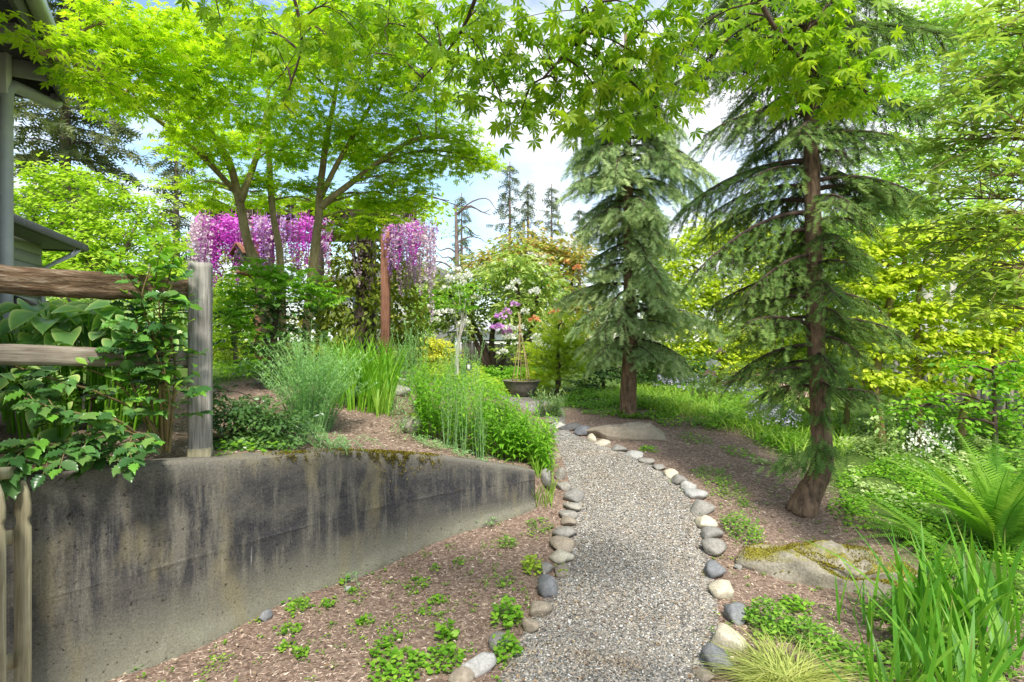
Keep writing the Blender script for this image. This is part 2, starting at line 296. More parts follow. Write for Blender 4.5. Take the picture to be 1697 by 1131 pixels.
class MB:
    def __init__(s): s.v = []; s.f = []; s.r = []; s.n = 0; s.uv = None
    def add(s, v, f, r=0.5):
        v = np.asarray(v, float).reshape(-1, 3); f = np.asarray(f, int).reshape(-1, 3)
        s.v.append(v); s.f.append(f + s.n); s.n += len(v)
        s.r.append(np.full(len(v), r, float) if np.isscalar(r) else np.asarray(r, float))
    def scatter(s, T, pos, yd, zd, scale, rnd=None, zs=None):
        tv, tf = T[0], T[1]
        pos = np.asarray(pos, float).reshape(-1, 3); n = len(pos)
        if n == 0: return
        yd = np.broadcast_to(np.asarray(yd, float), (n, 3)); zd = np.broadcast_to(np.asarray(zd, float), (n, 3))
        Y = nrm(yd); X = np.cross(Y, zd); bad = np.linalg.norm(X, axis=1) < 1e-4
        X = X.copy(); X[bad] = (1, 0, 0); X = nrm(X); Z = np.cross(X, Y)
        sc_ = np.broadcast_to(np.asarray(scale, float), (n,)) if np.ndim(scale) < 2 else None
        if sc_ is not None: S = np.stack([sc_, sc_, sc_], 1)
        else: S = np.asarray(scale, float)
        if zs is not None: S = S.copy(); S[:, 2] *= zs
        V = (pos[:, None, :] + tv[None, :, 0:1] * (X * S[:, 0:1])[:, None, :] + tv[None, :, 1:2] * (Y * S[:, 1:2])[:, None, :]
             + tv[None, :, 2:3] * (Z * S[:, 2:3])[:, None, :])
        f = tf[None] + (np.arange(n) * len(tv))[:, None, None]
        s.v.append(V.reshape(-1, 3)); s.f.append(f.reshape(-1, 3) + s.n); s.n += n * len(tv)
        if rnd is None: rnd = rng.random(n)
        s.r.append(np.repeat(np.clip(rnd, 0, 1), len(tv)))
    def mesh(s, name, mat, smooth=False):
        me = bpy.data.meshes.new(name)
        if s.n:
            v = np.concatenate(s.v); f = np.concatenate(s.f); r = np.concatenate(s.r)
            me.vertices.add(len(v)); me.vertices.foreach_set('co', v.astype(np.float32).ravel())
            me.loops.add(len(f) * 3); me.loops.foreach_set('vertex_index', f.astype(np.int32).ravel())
            me.polygons.add(len(f))
            me.polygons.foreach_set('loop_start', (np.arange(len(f)) * 3).astype(np.int32))
            if smooth: me.polygons.foreach_set('use_smooth', np.ones(len(f), bool))
            a = me.attributes.new('rnd', 'FLOAT', 'POINT'); a.data.foreach_set('value', r.astype(np.float32))
            me.update(calc_edges=True)
        if mat is not None: me.materials.append(M[mat] if isinstance(mat, str) else mat)
        return me
    def obj(s, name, mat, parent=None, smooth=False):
        return link(name, s.mesh(name, mat, smooth), parent)

def link(name, data, parent=None):
    o = bpy.data.objects.new(name, data); COL.objects.link(o)
    if parent is not None: o.parent = parent
    return o
def tag(o, label, cat, group=None, kind=None):
    o['label'] = label; o['category'] = cat
    if group: o['group'] = group
    if kind: o['kind'] = kind
    return o
def thing(name, label, cat, loc=(0, 0, 0), group=None):
    o = bpy.data.objects.new(name, None); COL.objects.link(o); o.location = loc; o.empty_display_size = 0.1
    return tag(o, label, cat, group)
def structure(o): o['kind'] = 'structure'; return o

def P(px, py, Y): return np.array([(px - CX) / F * Y, Y, H - (py - CY) / F * Y])

def tube(pts, rad, seg=7, cap=True, jit=0.0):
    pts = np.asarray(pts, float); n = len(pts); rad = np.broadcast_to(np.asarray(rad, float), (n,))
    tan = nrm(np.gradient(pts, axis=0))
    ref = np.array([0.3, 0.1, 1.0]) if abs(tan[0][2]) < 0.8 else np.array([1.0, 0.2, 0.1])
    x = nrm(np.cross(tan, ref)); y = np.cross(tan, x)
    a = np.linspace(0, 2 * np.pi, seg, endpoint=False)
    R = rad[:, None] * (1 + (U(-jit, jit, (n, seg)) if jit else 0))
    V = pts[:, None] + R[..., None] * (np.cos(a)[None, :, None] * x[:, None] + np.sin(a)[None, :, None] * y[:, None])
    V = V.reshape(-1, 3); f = []
    for i in range(n - 1):
        for k in range(seg):
            p, q = i * seg + k, i * seg + (k + 1) % seg
            f += [(p, q, q + seg), (p, q + seg, p + seg)]
    if cap:
        V = np.vstack([V, pts[0], pts[-1]]); b = n * seg
        for k in range(seg):
            f += [(b, (k + 1) % seg, k), (b + 1, (n - 1) * seg + k, (n - 1) * seg + (k + 1) % seg)]
    return V, np.array(f)

def spline(pts, n):
    pts = np.asarray(pts, float)
    P_ = np.vstack([2 * pts[0] - pts[1], pts, 2 * pts[-1] - pts[-2]]); m = len(pts) - 1; o = []
    for t in np.linspace(0, m - 1e-6, n):
        i = int(t); u = t - i; a, b, c, d = P_[i:i + 4]
        o.append(0.5 * ((2 * b) + (c - a) * u + (2 * a - 5 * b + 4 * c - d) * u * u + (3 * b - a - 3 * c + d) * u ** 3))
    return np.array(o)

BOXF = np.array([(0, 2, 1), (0, 3, 2), (4, 5, 6), (4, 6, 7), (0, 1, 5), (0, 5, 4), (1, 2, 6), (1, 6, 5), (2, 3, 7), (2, 7, 6), (3, 0, 4), (3, 4, 7)])
def box(c, d, ax=None):
    c = np.asarray(c, float); d = np.asarray(d, float) / 2
    v = np.array([(-1, -1, -1), (1, -1, -1), (1, 1, -1), (-1, 1, -1), (-1, -1, 1), (1, -1, 1), (1, 1, 1), (-1, 1, 1)], float) * d
    if ax is not None: v = v @ np.asarray(ax, float)
    return v + c, BOXF
def beam(a, b, wd, ht):                       # a box from a to b
    a = np.asarray(a, float); b = np.asarray(b, float); x = nrm(b - a)
    up = np.array([0, 0, 1.0]) if abs(x[2]) < 0.9 else np.array([0, 1.0, 0])
    y = nrm(np.cross(up, x)); z = np.cross(x, y)
    return box((a + b) / 2, (np.linalg.norm(b - a), wd, ht), np.array([x, y, z]))
def part_box(name, mat, parent, *args, **kw):
    m = MB(); m.add(*box(*args)); o = m.obj(name, mat, parent); bev(o, kw.get('bevel', 0.004)); return o
def part_beam(name, mat, parent, *args, **kw):
    m = MB(); m.add(*beam(*args)); o = m.obj(name, mat, parent); bev(o, kw.get('bevel', 0.004)); return o
def bev(o, wdt, seg=1):
    if wdt > 0:
        b = o.modifiers.new('bevel', 'BEVEL'); b.width = wdt; b.segments = seg; b.limit_method = 'ANGLE'

# ---- leaf templates: stem at origin, axis +Y, face +Z, length about 1
def tmpl(v, f): return (np.array(v, float), np.array(f, int))
def palmate(lobes, spread, narrow=0.2, droop=0.22):
    v = [(0, 0, 0)]; f = []
    angs = np.linspace(-spread, spread, lobes)
    for i, a in enumerate(angs):
        L = 1.0 - 0.42 * (abs(a) / spread) ** 1.5
        t = (math.sin(a) * L, math.cos(a) * L, -droop * L)
        m = 0.52 * L
        l = (math.sin(a - narrow) * m, math.cos(a - narrow) * m, -0.02)
        r = (math.sin(a + narrow) * m, math.cos(a + narrow) * m, -0.02)
        k = len(v); v += [l, t, r]; f += [(0, k, k + 1), (0, k + 1, k + 2)]
    return tmpl(v, f)
T_MAPLE7 = palmate(7, 2.1, 0.31)
T_MAPLE5 = palmate(5, 1.75, 0.36)
T_DIAM = tmpl([(0, 0, 0), (0.3, 0.5, 0.06), (0, 1, -0.08), (-0.3, 0.5, 0.06)], [(0, 1, 2), (0, 2, 3)])
T_LEAF = tmpl([(0, 0, 0), (0.2, 0.25, 0.05), (0.27, 0.55, 0.05), (0, 1, -0.15), (-0.27, 0.55, 0.05), (-0.2, 0.25, 0.05), (0, 0.5, -0.02)],
              [(0, 1, 6), (1, 2, 6), (2, 3, 6), (6, 3, 4), (6, 4, 5), (6, 5, 0)])
T_LANCE = tmpl([(0, 0, 0), (0.09, 0.35, 0.03), (0.06, 0.7, -0.03), (0, 1, -0.2), (-0.06, 0.7, -0.03), (-0.09, 0.35, 0.03)],
               [(0, 1, 5), (1, 2, 4), (1, 4, 5), (2, 3, 4)])
T_LANCE_W = tmpl([(0, 0, 0), (0.12, 0.35, 0.04), (0.10, 0.62, -0.02), (0, 1, -0.25), (-0.10, 0.62, -0.02), (-0.12, 0.35, 0.04)], [(0, 1, 5), (1, 2, 4), (1, 4, 5), (2, 3, 4)])
T_RHODO = tmpl([(0, 0, 0), (0.11, 0.25, 0.02), (0.17, 0.6, 0.0), (0, 1, -0.18), (-0.17, 0.6, 0.0), (-0.11, 0.25, 0.02), (0, 0.55, -0.04)],
               [(0, 1, 6), (1, 2, 6), (2, 3, 6), (6, 3, 4), (6, 4, 5), (6, 5, 0)])
T_PETAL = tmpl([(0, 0, 0), (0.42, 0.55, 0.12), (0, 1, 0.0), (-0.42, 0.55, 0.12)], [(0, 1, 2), (0, 2, 3)])
def frond_t(pairs=7, wd=0.085, ln=0.34):
    v = [(-0.012, 0, 0), (0.012, 0, 0), (0, 1, 0)]; f = [(0, 1, 2)]
    for i in range(pairs):
        y = 0.06 + 0.88 * i / pairs
        for s_ in (-1, 1):
            L = ln * (1 - 0.5 * (i / pairs) ** 2); z = 0.04 * (-1 if i % 2 else 1)
            k = len(v); v += [(0, y - wd / 2, 0), (0, y + wd / 2, 0), (s_ * L * 0.8, y + L * 0.62, z)]; f += [(k, k + 1, k + 2)]
    return tmpl(v, f)
T_FROND = frond_t(5, 0.12, 0.36)
T_FROND_S = frond_t(4, 0.16, 0.4)
def blade_t(seg=5, wd=0.045, bend=0.35):
    v = []; f = []
    for i in range(seg + 1):
        t = i / seg; ww = wd * (1 - t ** 2.2) * (0.55 + 0.45 * min(1, t * 4)); z = -bend * t * t
        y = t * (1 - 0.25 * bend * t)
        v += [(-ww, y, z), (ww, y, z)] if i < seg else [(0, y, z)]
    for i in range(seg - 1): a = 2 * i; f += [(a, a + 1, a + 3), (a, a + 3, a + 2)]
    a = 2 * (seg - 1); f += [(a, a + 1, a + 2)]
    return tmpl(v, f)
T_GRASS = blade_t(3, 0.02, 0.5)
T_GRASS_UP = blade_t(3, 0.022, 0.22)
OCT_F = np.array([(0, 2, 4), (2, 1, 4), (1, 3, 4), (3, 0, 4), (2, 0, 5), (1, 2, 5), (3, 1, 5), (0, 3, 5)])
T_OCT = tmpl([(1, 0.15, -.3), (-1, -0.1, -.3), (0.1, 1, -.3), (-0.12, -1, -.3), (0.05, 0.1, .8)], OCT_F[:4])
T_CHIP = tmpl([(-.7, -.9, -.3), (.8, -.75, -.3), (.1, 1.1, -.2), (0.1, -.2, .9)], [(0, 1, 3), (1, 2, 3), (2, 0, 3)])
def rand_dirs(n):
    return nrm(rng.normal(size=(n, 3)))

# ------------------------------------------------------------------ terrain
WALL = spline([(-3.1, 1.75), (-2.1, 2.96), (-1.756, 3.39), (-1.2, 4.13), (-0.55, 4.75), (0.14, 5.2)], 60)
WTOP_X = [-3.1, -2.1, -1.756, -1.2, -0.55, 0.14]; WTOP_Z = [1.0, 0.985, 0.945, 0.855, 0.70, 0.505]
def wall_top(x): return np.interp(x, WTOP_X, WTOP_Z)
LOW_Y = [-6, 0, 2.8, 4.1, 4.6, 5.3, 6.3, 7.3, 8.5, 10, 14, 20, 40, 400]
LOW_Z = [-0.15, -0.08, 0.0, 0.02, 0.08, 0.2, 0.35, 0.41, 0.49, 0.55, 0.68, 0.85, 1.0, 1.0]
def lower(x, y):
    z = np.interp(y, LOW_Y, LOW_Z)
    z = z - 0.055 * np.clip(x - 1.0, 0, 4) * np.clip((9 - y) / 5, 0, 1) - 0.03 * np.clip(-x, 0, 2)
    return z
UP_X = [-40, -3, -2.1, -1.756, -1.2, -0.55, 0.14, 0.34, 0.6, 0.9]
UP_Z = [1.1, 1.0, 0.96, 0.92, 0.83, 0.67, 0.47, 0.30, -0.1, -1.0]
def upper(x, y):
    # the bank falls to the path and, farther back, flattens to the lawn
    sh = np.clip((y - 5.2) * 0.12, 0, 0.5)
    z = np.interp(x - sh * 0.6, UP_X, UP_Z)
    z = z + 0.07 * np.clip(y - 4.5, 0, 2.5) * np.clip((0.1 - x) / 1.2, 0, 1)
    return z - 0.012 * np.clip(y - 8, 0, 12)
EXT = np.vstack([[-30, -22], WALL, [0.62, 5.42], [60, 40]])
def behind(x, y):
    # north / left of the wall line
    x = np.asarray(x, float); y = np.asarray(y, float)
    return y > np.interp(x, EXT[:, 0], EXT[:, 1])
def gz(x, y):
    lo = lower(x, y); up = upper(x, y)
    n_ = 0.012 * np.sin(x * 5.1 + y * 2.3) + 0.01 * np.sin(y * 7.7 - x * 3.1)
    return np.where(behind(x, y), np.maximum(lo, up), lo) + n_
def g1(x, y): return float(gz(np.array(x), np.array(y)))
def G(px, Y, dz=0.0):
    x = (px - CX) / F * Y; return np.array([x, Y, g1(x, Y) + dz])
def GP(px, py):
    Ys = np.linspace(1.3, 40, 4000); xs = (px - CX) / F * Ys
    zr = H - (py - CY) / F * Ys; hit = np.nonzero(zr <= gz(xs, Ys))[0]
    Y = Ys[hit[0]] if len(hit) else 40.0
    return G(px, Y)

def ground_sheet(name, xs, ys, zf, mat, cover=None):
    X, Y = np.meshgrid(xs, ys); Z = zf(X, Y)
    v = np.stack([X.ravel(), Y.ravel(), Z.ravel()], 1); nx, ny = len(xs), len(ys)
    i = (np.arange(ny - 1)[:, None] * nx + np.arange(nx - 1)[None]).ravel()
    f = np.concatenate([np.stack([i, i + 1, i + nx + 1], 1), np.stack([i, i + nx + 1, i + nx], 1)])
    m = MB(); m.add(v, f); me = m.mesh(name, mat, True)
    if cover is not None:
        a = me.attributes.new('cover', 'FLOAT', 'POINT'); a.data.foreach_set('value', cover(X, Y).ravel().astype(np.float32))
    return structure(link(name, me))
def cover_f(X, Y):
    c = np.clip((Y - 8.5) / 2.5, 0, 1)                       # green beyond the beds
    c = np.maximum(c, np.clip((X - 2.6) / 0.8, 0, 1) * 0.9)
    c = np.maximum(c, np.clip((-2.6 - X) / 1.0, 0, 1) * np.clip((Y - 5.5) / 1.5, 0, 1))
    return np.clip(c, 0, 1)
xs = np.unique(np.concatenate([np.linspace(-400, -30, 12), np.linspace(-30, -4, 40), np.arange(-4, 4.5, 0.09), np.linspace(4.5, 30, 40), np.linspace(30, 400, 12)]))
ys = np.unique(np.concatenate([np.linspace(-60, -2, 14), np.linspace(-2, 1.2, 24), np.arange(1.2, 9.5, 0.09), np.linspace(9.5, 40, 90), np.linspace(40, 500, 14)]))
ground_sheet('ground', xs, ys, gz, 'soil', cover_f)

# ---- path
LE = [(845, 1131), (880, 1060), (913, 1000), (938, 950), (953, 900), (960, 850), (958, 815), (946, 780), (932, 745), (917, 712), (903, 692)]
RE = [(1160, 1131), (1172, 1060), (1174, 1000), (1167, 950), (1160, 900), (1146, 850), (1120, 808), (1083, 777), (1038, 752), (985, 733), (940, 712)]
le = np.array([GP(*p)[:2] for p in LE]); re_ = np.array([GP(*p)[:2] for p in RE])
le = np.vstack([[(-0.5, -2.5), (-0.25, 1.0), (-0.1, 2.1)], le, [(0.1, 9.6), (-0.8, 10.6)]])
re_ = np.vstack([[(0.5, -2.5), (0.75, 1.0), (0.85, 2.1)], re_, [(0.7, 9.9), (-0.2, 11.4)]])
le_s = spline(le, 140); re_s = spline(re_, 140)
def path_mesh():
    k = 13; m = MB(); rows = []
    for a, b in zip(le_s, re_s):
        for t in np.linspace(-0.06, 1.06, k):
            q = a + (b - a) * t; rows.append((q[0], q[1], g1(q[0], q[1]) + 0.016 * (1 - (2 * min(max(t, 0), 1) - 1) ** 4) + 0.002))
    n = len(le_s); f = []
    for i in range(n - 1):
        for j in range(k - 1):
            a = i * k + j; f += [(a, a + 1, a + k + 1), (a, a + k + 1, a + k)]
    m.add(rows, f); structure(m.obj('gravel_path', 'gravel_bed', None, True))
path_mesh()
def pebbles(n):
    t = U(0, 1, n) ** 1.2; i = t * 100 + 6; s_ = U(0.0, 1.0, n)
    ii = np.clip(i.astype(int), 0, 138); u = (i - ii)[:, None]
    a = le_s[ii] * (1 - u) + le_s[ii + 1] * u; b = re_s[ii] * (1 - u) + re_s[ii + 1] * u
    q = a + (b - a) * s_[:, None]
    keep = (q[:, 1] > 2.2); q = q[keep]; s_ = s_[keep]; n = len(q)
    z = gz(q[:, 0], q[:, 1]) + 0.018 * (1 - (2 * s_ - 1) ** 4) + 0.002
    r = U(0.0038, 0.0075, n) * np.where(rng.random(n) < 0.06, 1.5, 1)
    m = MB(); pos = np.column_stack([q, z + r * 0.3])
    a_ = U(0, 6.28, n); S = np.column_stack([r * U(0.8, 1.3, n), r * U(0.7, 1.1, n), r * U(0.5, 0.8, n)])
    m.scatter(T_OCT, pos, np.column_stack([np.cos(a_), np.sin(a_), U(-0.3, 0.3, n)]), np.column_stack([U(-.3, .3, n), U(-.3, .3, n), np.ones(n)]), S,
              np.clip(rng.normal(0.48, 0.24, n), 0, 1))
    o = m.obj('gravel', 'pebble', None, True); tag(o, 'loose grey and tan gravel covering the winding path', 'gravel', kind='stuff')
pebbles(56000)

def inpoly(x, y, poly):
    ins = np.zeros(len(x), bool); j = len(poly) - 1
    for i in range(len(poly)):
        xi, yi = poly[i]; xj, yj = poly[j]
        c = ((yi > y) != (yj > y)) & (x < (xj - xi) * (y - yi) / (yj - yi + 1e-12) + xi); ins ^= c; j = i
    return ins
pathpoly = np.vstack([le_s, re_s[::-1]])
def chips(n):
    x = U(-2.6, 3.2, n); y = 1.9 + (U(0, 1, n) ** 1.5) * 6.6
    on = ~inpoly(x, y, pathpoly); x, y = x[on], y[on]
    wd = np.abs(np.interp(x, EXT[:, 0], EXT[:, 1]) - y) > 0.1; x, y = x[wd], y[wd]; n = len(x)
    L = U(0.006, 0.019, n); S = np.column_stack([L * U(0.25, 0.5, n), L, L * U(0.1, 0.22, n)])
    a = U(0, 6.28, n); m = MB()
    m.scatter(T_CHIP, np.column_stack([x, y, gz(x, y) + 0.003]), np.column_stack([np.cos(a), np.sin(a), U(-0.35, 0.35, n)]),
              np.column_stack([U(-.5, .5, n), U(-.5, .5, n), np.ones(n)]), S, np.clip(rng.normal(0.48, 0.22, n), 0, .97))
    o = m.obj('bark_mulch', 'bark_chip'); tag(o, 'reddish brown bark chips strewn over the beds', 'mulch', kind='stuff')
chips(84000)

# ------------------------------------------------------------------ concrete retaining wall
def retaining_wall():
    th = 0.2; p = spline(WALL, 150); tan = nrm(np.gradient(p, axis=0)); nor = np.column_stack([tan[:, 1], -tan[:, 0]])  # towards the viewer
    front = p + nor * th / 2; back = p - nor * th / 2
    seg = np.concatenate([[0], np.cumsum(np.linalg.norm(np.diff(p, axis=0), axis=1))])
    nv = 26; V = []; UVs = []; VR = []
    def ring(i):
        zt = wall_top(p[i, 0]); zb = lower(front[i, 0], front[i, 1]) - 0.25
        out = []
        vb = (0.25) / (zt - zb)
        zr = 0.425 + 0.006 * noise.noise((seg[i] * 2, 0, 5))
        zl = sorted([zb + (zt - 0.012 - zb) * k / (nv - 1) for k in range(nv)] + [zr - .009, zr - .003, zr + .003, zr + .009])
        for z in zl:                                          # front face, bottom to top
            t = (z - zb) / (zt - zb); q = front[i].copy()
            d = 0.008 * noise.noise((seg[i] * 1.7, z * 2.1, 0)) + 0.003 * noise.noise((seg[i] * 14, z * 14, 3))
            d += max(0, 0.003 + .006 * noise.noise((seg[i] * 5, 0, 9))) * math.exp(-((z - zr) / 0.004) ** 2)      # board-joint ridge
            hf = (z - (zb + 0.25))
            if hf < 0.05: d += 0.012 + 0.012 * noise.noise((seg[i] * 9, z * 9, 7))   # rough footing
            q = q + nor[i] * d; out.append((q[0], q[1], z, seg[i], z, max(0, (t - vb) / (1 - vb))))
        for s_, z_ in ((-0.012, 0.0), (-th * 0.33, 0.004), (-th * 0.66, 0.004), (-th + 0.012, 0.0)):
            q = front[i] + nor[i] * s_; jz = 0.006 * noise.noise((seg[i] * 6, s_ * 20, 1))
            out.append((q[0], q[1], zt + z_ + jz, seg[i], zt - s_, 1.0))
        for k in range(5):
            z = zt - 0.012 - (zt - zb) * k / 4; out.append((back[i, 0], back[i, 1], z, seg[i], zt + th + 0.3 * k, 0.9))
        return out
    rings = [ring(i) for i in range(len(p))]; k = len(rings[0])
    A = np.array(rings).reshape(-1, 6); f = []
    for i in range(len(p) - 1):
        for j in range(k - 1):
            a = i * k + j; f += [(a, a + k, a + k + 1), (a, a + k + 1, a + 1)]
    e = (len(p) - 1) * k
    for j in range(1, k - 1): f += [(e, e + j, e + j + 1)]
    for j in range(1, k - 1): f += [(0, j + 1, j)]
    m = MB(); m.add(A[:, :3], f); me = m.mesh('retaining_wall', 'concrete', True)
    vr = me.attributes.new('vrel', 'FLOAT', 'POINT'); vr.data.foreach_set('value', A[:, 5].astype(np.float32))
    uv = me.uv_layers.new(name='UVMap'); idx = np.empty(len(me.loops), np.int32); me.loops.foreach_get('vertex_index', idx)
    uv.data.foreach_set('uv', A[idx][:, 3:5].astype(np.float32).ravel())
    me.set_sharp_from_angle(angle=math.radians(50)) if hasattr(me, 'set_sharp_from_angle') else None
    o = link('retaining_wall', me)
    tag(o, 'curved weathered concrete retaining wall with dark streaks and moss along its top', 'wall')
    # moss cushions on the lip
    mm = MB(); pxs = CX + front[:, 0] / front[:, 1] * F
    for (px, spread, n, hang) in ((640, 26, 1300, 0.03), (670, 13, 1500, 0.085), (715, 9, 700, 0.045), (655, 5, 300, 0.13), (478, 16, 420, 0.03), (505, 12, 300, 0.03), (600, 24, 500, 0.012), (560, 26, 400, 0.012), (632, 7, 240, 0.16)):
        u = np.interp(px + rng.normal(0, spread, n), pxs, np.arange(len(p))); F2 = lambda A: np.column_stack([np.interp(u, np.arange(len(p)), A[:, k]) for k in range(2)])
        q, nn_ = F2(front), F2(nor); zt = wall_top(np.interp(u, np.arange(len(p)), p[:, 0])); top = rng.random(n) < .45
        zo = np.where(top, U(-.004, .012, n), -np.abs(rng.normal(0, hang, n))); off = np.where(top, -U(-.004, .06, n), U(0, .008, n))
        pos = np.column_stack([q + nn_ * off[:, None], zt + zo]); keep = np.array([noise.noise((a * 26, b * 26, c_ * 15)) > (-.25 if tp else .02) for (a, b, c_), tp in zip(pos, top)])
        dd = np.where(top[:, None], np.column_stack([U(-.6, .6, n), U(-.6, .6, n), np.ones(n)]), np.column_stack([nn_, U(-.7, .5, n)]))
        mm.scatter(T_DIAM, pos[keep], dd[keep], rand_dirs(int(keep.sum())), U(.007, .016, int(keep.sum())), np.clip(rng.normal(.42, .28, int(keep.sum())), 0, 1))
    mm.obj('moss', 'moss', o)
retaining_wall()

# ------------------------------------------------------------------ rail fence and picket gate
def rough_beam(a, b, wd, ht, amp, seg=40, seed=0, ring=12, sq=.85):
    a = np.asarray(a, float); b = np.asarray(b, float); x = nrm(b - a); y = nrm(np.cross((0, 0, 1), x)); z = np.cross(x, y)
    V = []; L = np.linalg.norm(b - a)
    per = []
    for k in range(ring):                                    # rounded rectangle outline
        an = 2 * math.pi * (k + 0.5) / ring; c, s_ = math.cos(an), math.sin(an); q = max(abs(c), abs(s_)) ** sq
        per.append((c / q, s_ / q))
    for i in range(seg + 1):
        t = i / seg
        for (cy, cz) in per:
            d = 1 + amp * noise.noise((t * L * 3.1 + seed, cy * 1.6, cz * 1.6 + seed)) + amp * 0.6 * noise.noise((t * L * 11 + seed, cy * 3, cz * 3))
            V.append(a + x * (L * t) + y * (cy * wd / 2 * d) + z * (cz * ht / 2 * d))
    f = []
    for i in range(seg):
        for k in range(ring):
            p, q = i * ring + k, i * ring + (k + 1) % ring; f += [(p, q, q + ring), (p, q + ring, p + ring)]
    n = len(V); V += [a, b]
    for k in range(ring): f += [(n, (k + 1) % ring, k), (n + 1, seg * ring + k, seg * ring + (k + 1) % ring)]
    return np.array(V), np.array(f), (x, y, z)

def rail_fence():
    pb = P(332, 755, 3.46); base = np.array([pb[0], pb[1], 0.93])
    t = thing('rail_fence', 'weathered grey post and two split rails standing on the concrete wall', 'fence', tuple(base))
    # post
    m = MB(); hgt = 1.115; V, f, _ = rough_beam((0, 0, 0), (0, 0.0001, hgt), 0.118, 0.118, 0.022, 40, 5, 24, .985)
    m.add(V, f); o = m.obj('post', 'post_wood', t, True); o.rotation_euler = (0, 0, 0.35)
    m = MB(); m.add(*box((0, 0, 0.07), (0.121, 0.121, 0.09))); o2 = m.obj('post_foot', 'picket_wood', t); o2.rotation_euler = (0, 0, 0.35); o2.location = (0, 0, -0.05); bev(o2, 0.006)
    for (yl, yr, Yl, ht, wd, mat, amp, sd) in ((462, 484, 2.8, 0.125, 0.09, 'rail_wood', 0.22, 3), (590, 596, 2.8, 0.095, 0.06, 'rail_grey', 0.10, 9)):
        a = P(-60, yl - 4, 2.66) - base; b = P(314, yr, 3.46) - base
        m = MB(); L = np.linalg.norm(b - a); V, f, ax = rough_beam((0, 0, 0), (L, 0, 0), wd, ht, amp, 90, sd, 20); m.add(V, f)
        o = m.obj('rail', mat, t, True); x = nrm(b - a); o.location = a; o.rotation_euler = (0, -math.asin(x[2]), math.atan2(x[1], x[0]))
rail_fence()

def picket_gate():
    t = thing('picket_gate', 'pale timber picket gate leaf at the end of the concrete wall', 'gate', tuple(P(20, 1131, 2.62)))
    base = np.array(t.location)
    def picket(px, top, Y, wd):
        c = P(px, top, Y); h = c[2] + 0.3
        rows = [(0, .5), (h - .20, .5), (h - .185, .37), (h - .165, .37), (h - .15, .5), (h - .10, .49), (h - .05, .36), (h - .015, .16), (h, .05)]
        th = 0.02; V = []; f = []
        for z, a in rows: V += [(-a * wd, 0, z), (a * wd, 0, z), (a * wd, th, z), (-a * wd, th, z)]
        for k in range(len(rows) - 1):
            b = 4 * k
            for e in range(4): g = (e + 1) % 4; f += [(b + e, b + g, b + g + 4), (b + e, b + g + 4, b + e + 4)]
        e = 4 * (len(rows) - 1); f += [(0, 2, 1), (0, 3, 2), (e, e + 1, e + 2), (e, e + 2, e + 3)]
        m = MB(); m.add(V, f); o = m.obj('picket', 'picket_wood', t); o.location = np.array([c[0], c[1], -0.3]) - base; bev(o, 0.003); return o
    picket(35, 797, 2.60, 0.066); picket(-9, 800, 2.42, 0.066); picket(-60, 800, 2.2, 0.066)
    for (y0, y1, hh) in ((795, 785, 0.05), (915, 890, 0.06), (1128, 1100, 0.06)):
        a = P(-80, y0, 2.2) - base; b = P(24, y1, 2.66) - base; a[1] += 0.04; b[1] += 0.04
        part_beam('gate_rail', 'picket_wood', t, a, b, 0.03, hh)
picket_gate()

# ------------------------------------------------------------------ stones
def rock(name, label, cat, c, size, mat, seed, sub=3, rough=0.28, flat=0.0, rz=0.0, group=None, sink=0.25, smooth=True, dish=0.0):
    import bmesh
    bm = bmesh.new(); bmesh.ops.create_icosphere(bm, subdivisions=sub, radius=1)
    rs = random.Random(seed * 13.7)
    facets = [(Vector((rs.gauss(0, 1), rs.gauss(0, 1), rs.gauss(0, .8))).normalized(), rs.uniform(.52, .82)) for _ in range(9)]
    for v in bm.verts:
        p = v.co.copy()
        n1 = noise.noise(p * 0.9 + Vector((seed * 3.7, seed, 0))); n2 = noise.noise(p * 2.3 + Vector((0, seed * 5.1, seed)))
        p *= 1 + rough * n1 + rough * 0.45 * n2
        for fd, fo in facets:
            e = p.dot(fd) - fo
            if e > 0: p -= fd * e * 0.8
        if flat and p.z > 1 - flat: p.z = 1 - flat + (p.z - 1 + flat) * 0.15 + 0.16 * noise.noise(p * 2.2 + Vector((seed, 0, 0))) + 0.10 * noise.noise(p * 5.5 + Vector((seed, 4, 0))) + 0.05 * noise.noise(p * 13)
        if dish and p.z > 0: p.z -= dish * max(0, 1 - (p.x ** 2 + p.y ** 2) / .5) * (1 + .8 * noise.noise(p * 3.3))
        v.co = Vector((p.x * size[0] / 2, p.y * size[1] / 2, p.z * size[2] / 2))
    me = bpy.data.meshes.new(name); bm.to_mesh(me); bm.free()
    me.polygons.foreach_set('use_smooth', np.full(len(me.polygons), smooth)); me.materials.append(M[mat])
    o = link(name, me); o.location = (c[0], c[1], c[2] + size[2] * (0.5 - sink)); o.rotation_euler = (0, 0, rz)
    return tag(o, label, cat, group)
ORD = 'first second third fourth fifth sixth seventh eighth ninth tenth eleventh twelfth thirteenth fourteenth fifteenth sixteenth seventeenth eighteenth nineteenth twentieth'.split()
COLW = dict(stone_grey='grey', stone_blue='blue grey', stone_tan='tan', stone_cream='cream', stone_pale='pale grey', stone_moss='mossy', stone_dark='dark grey')
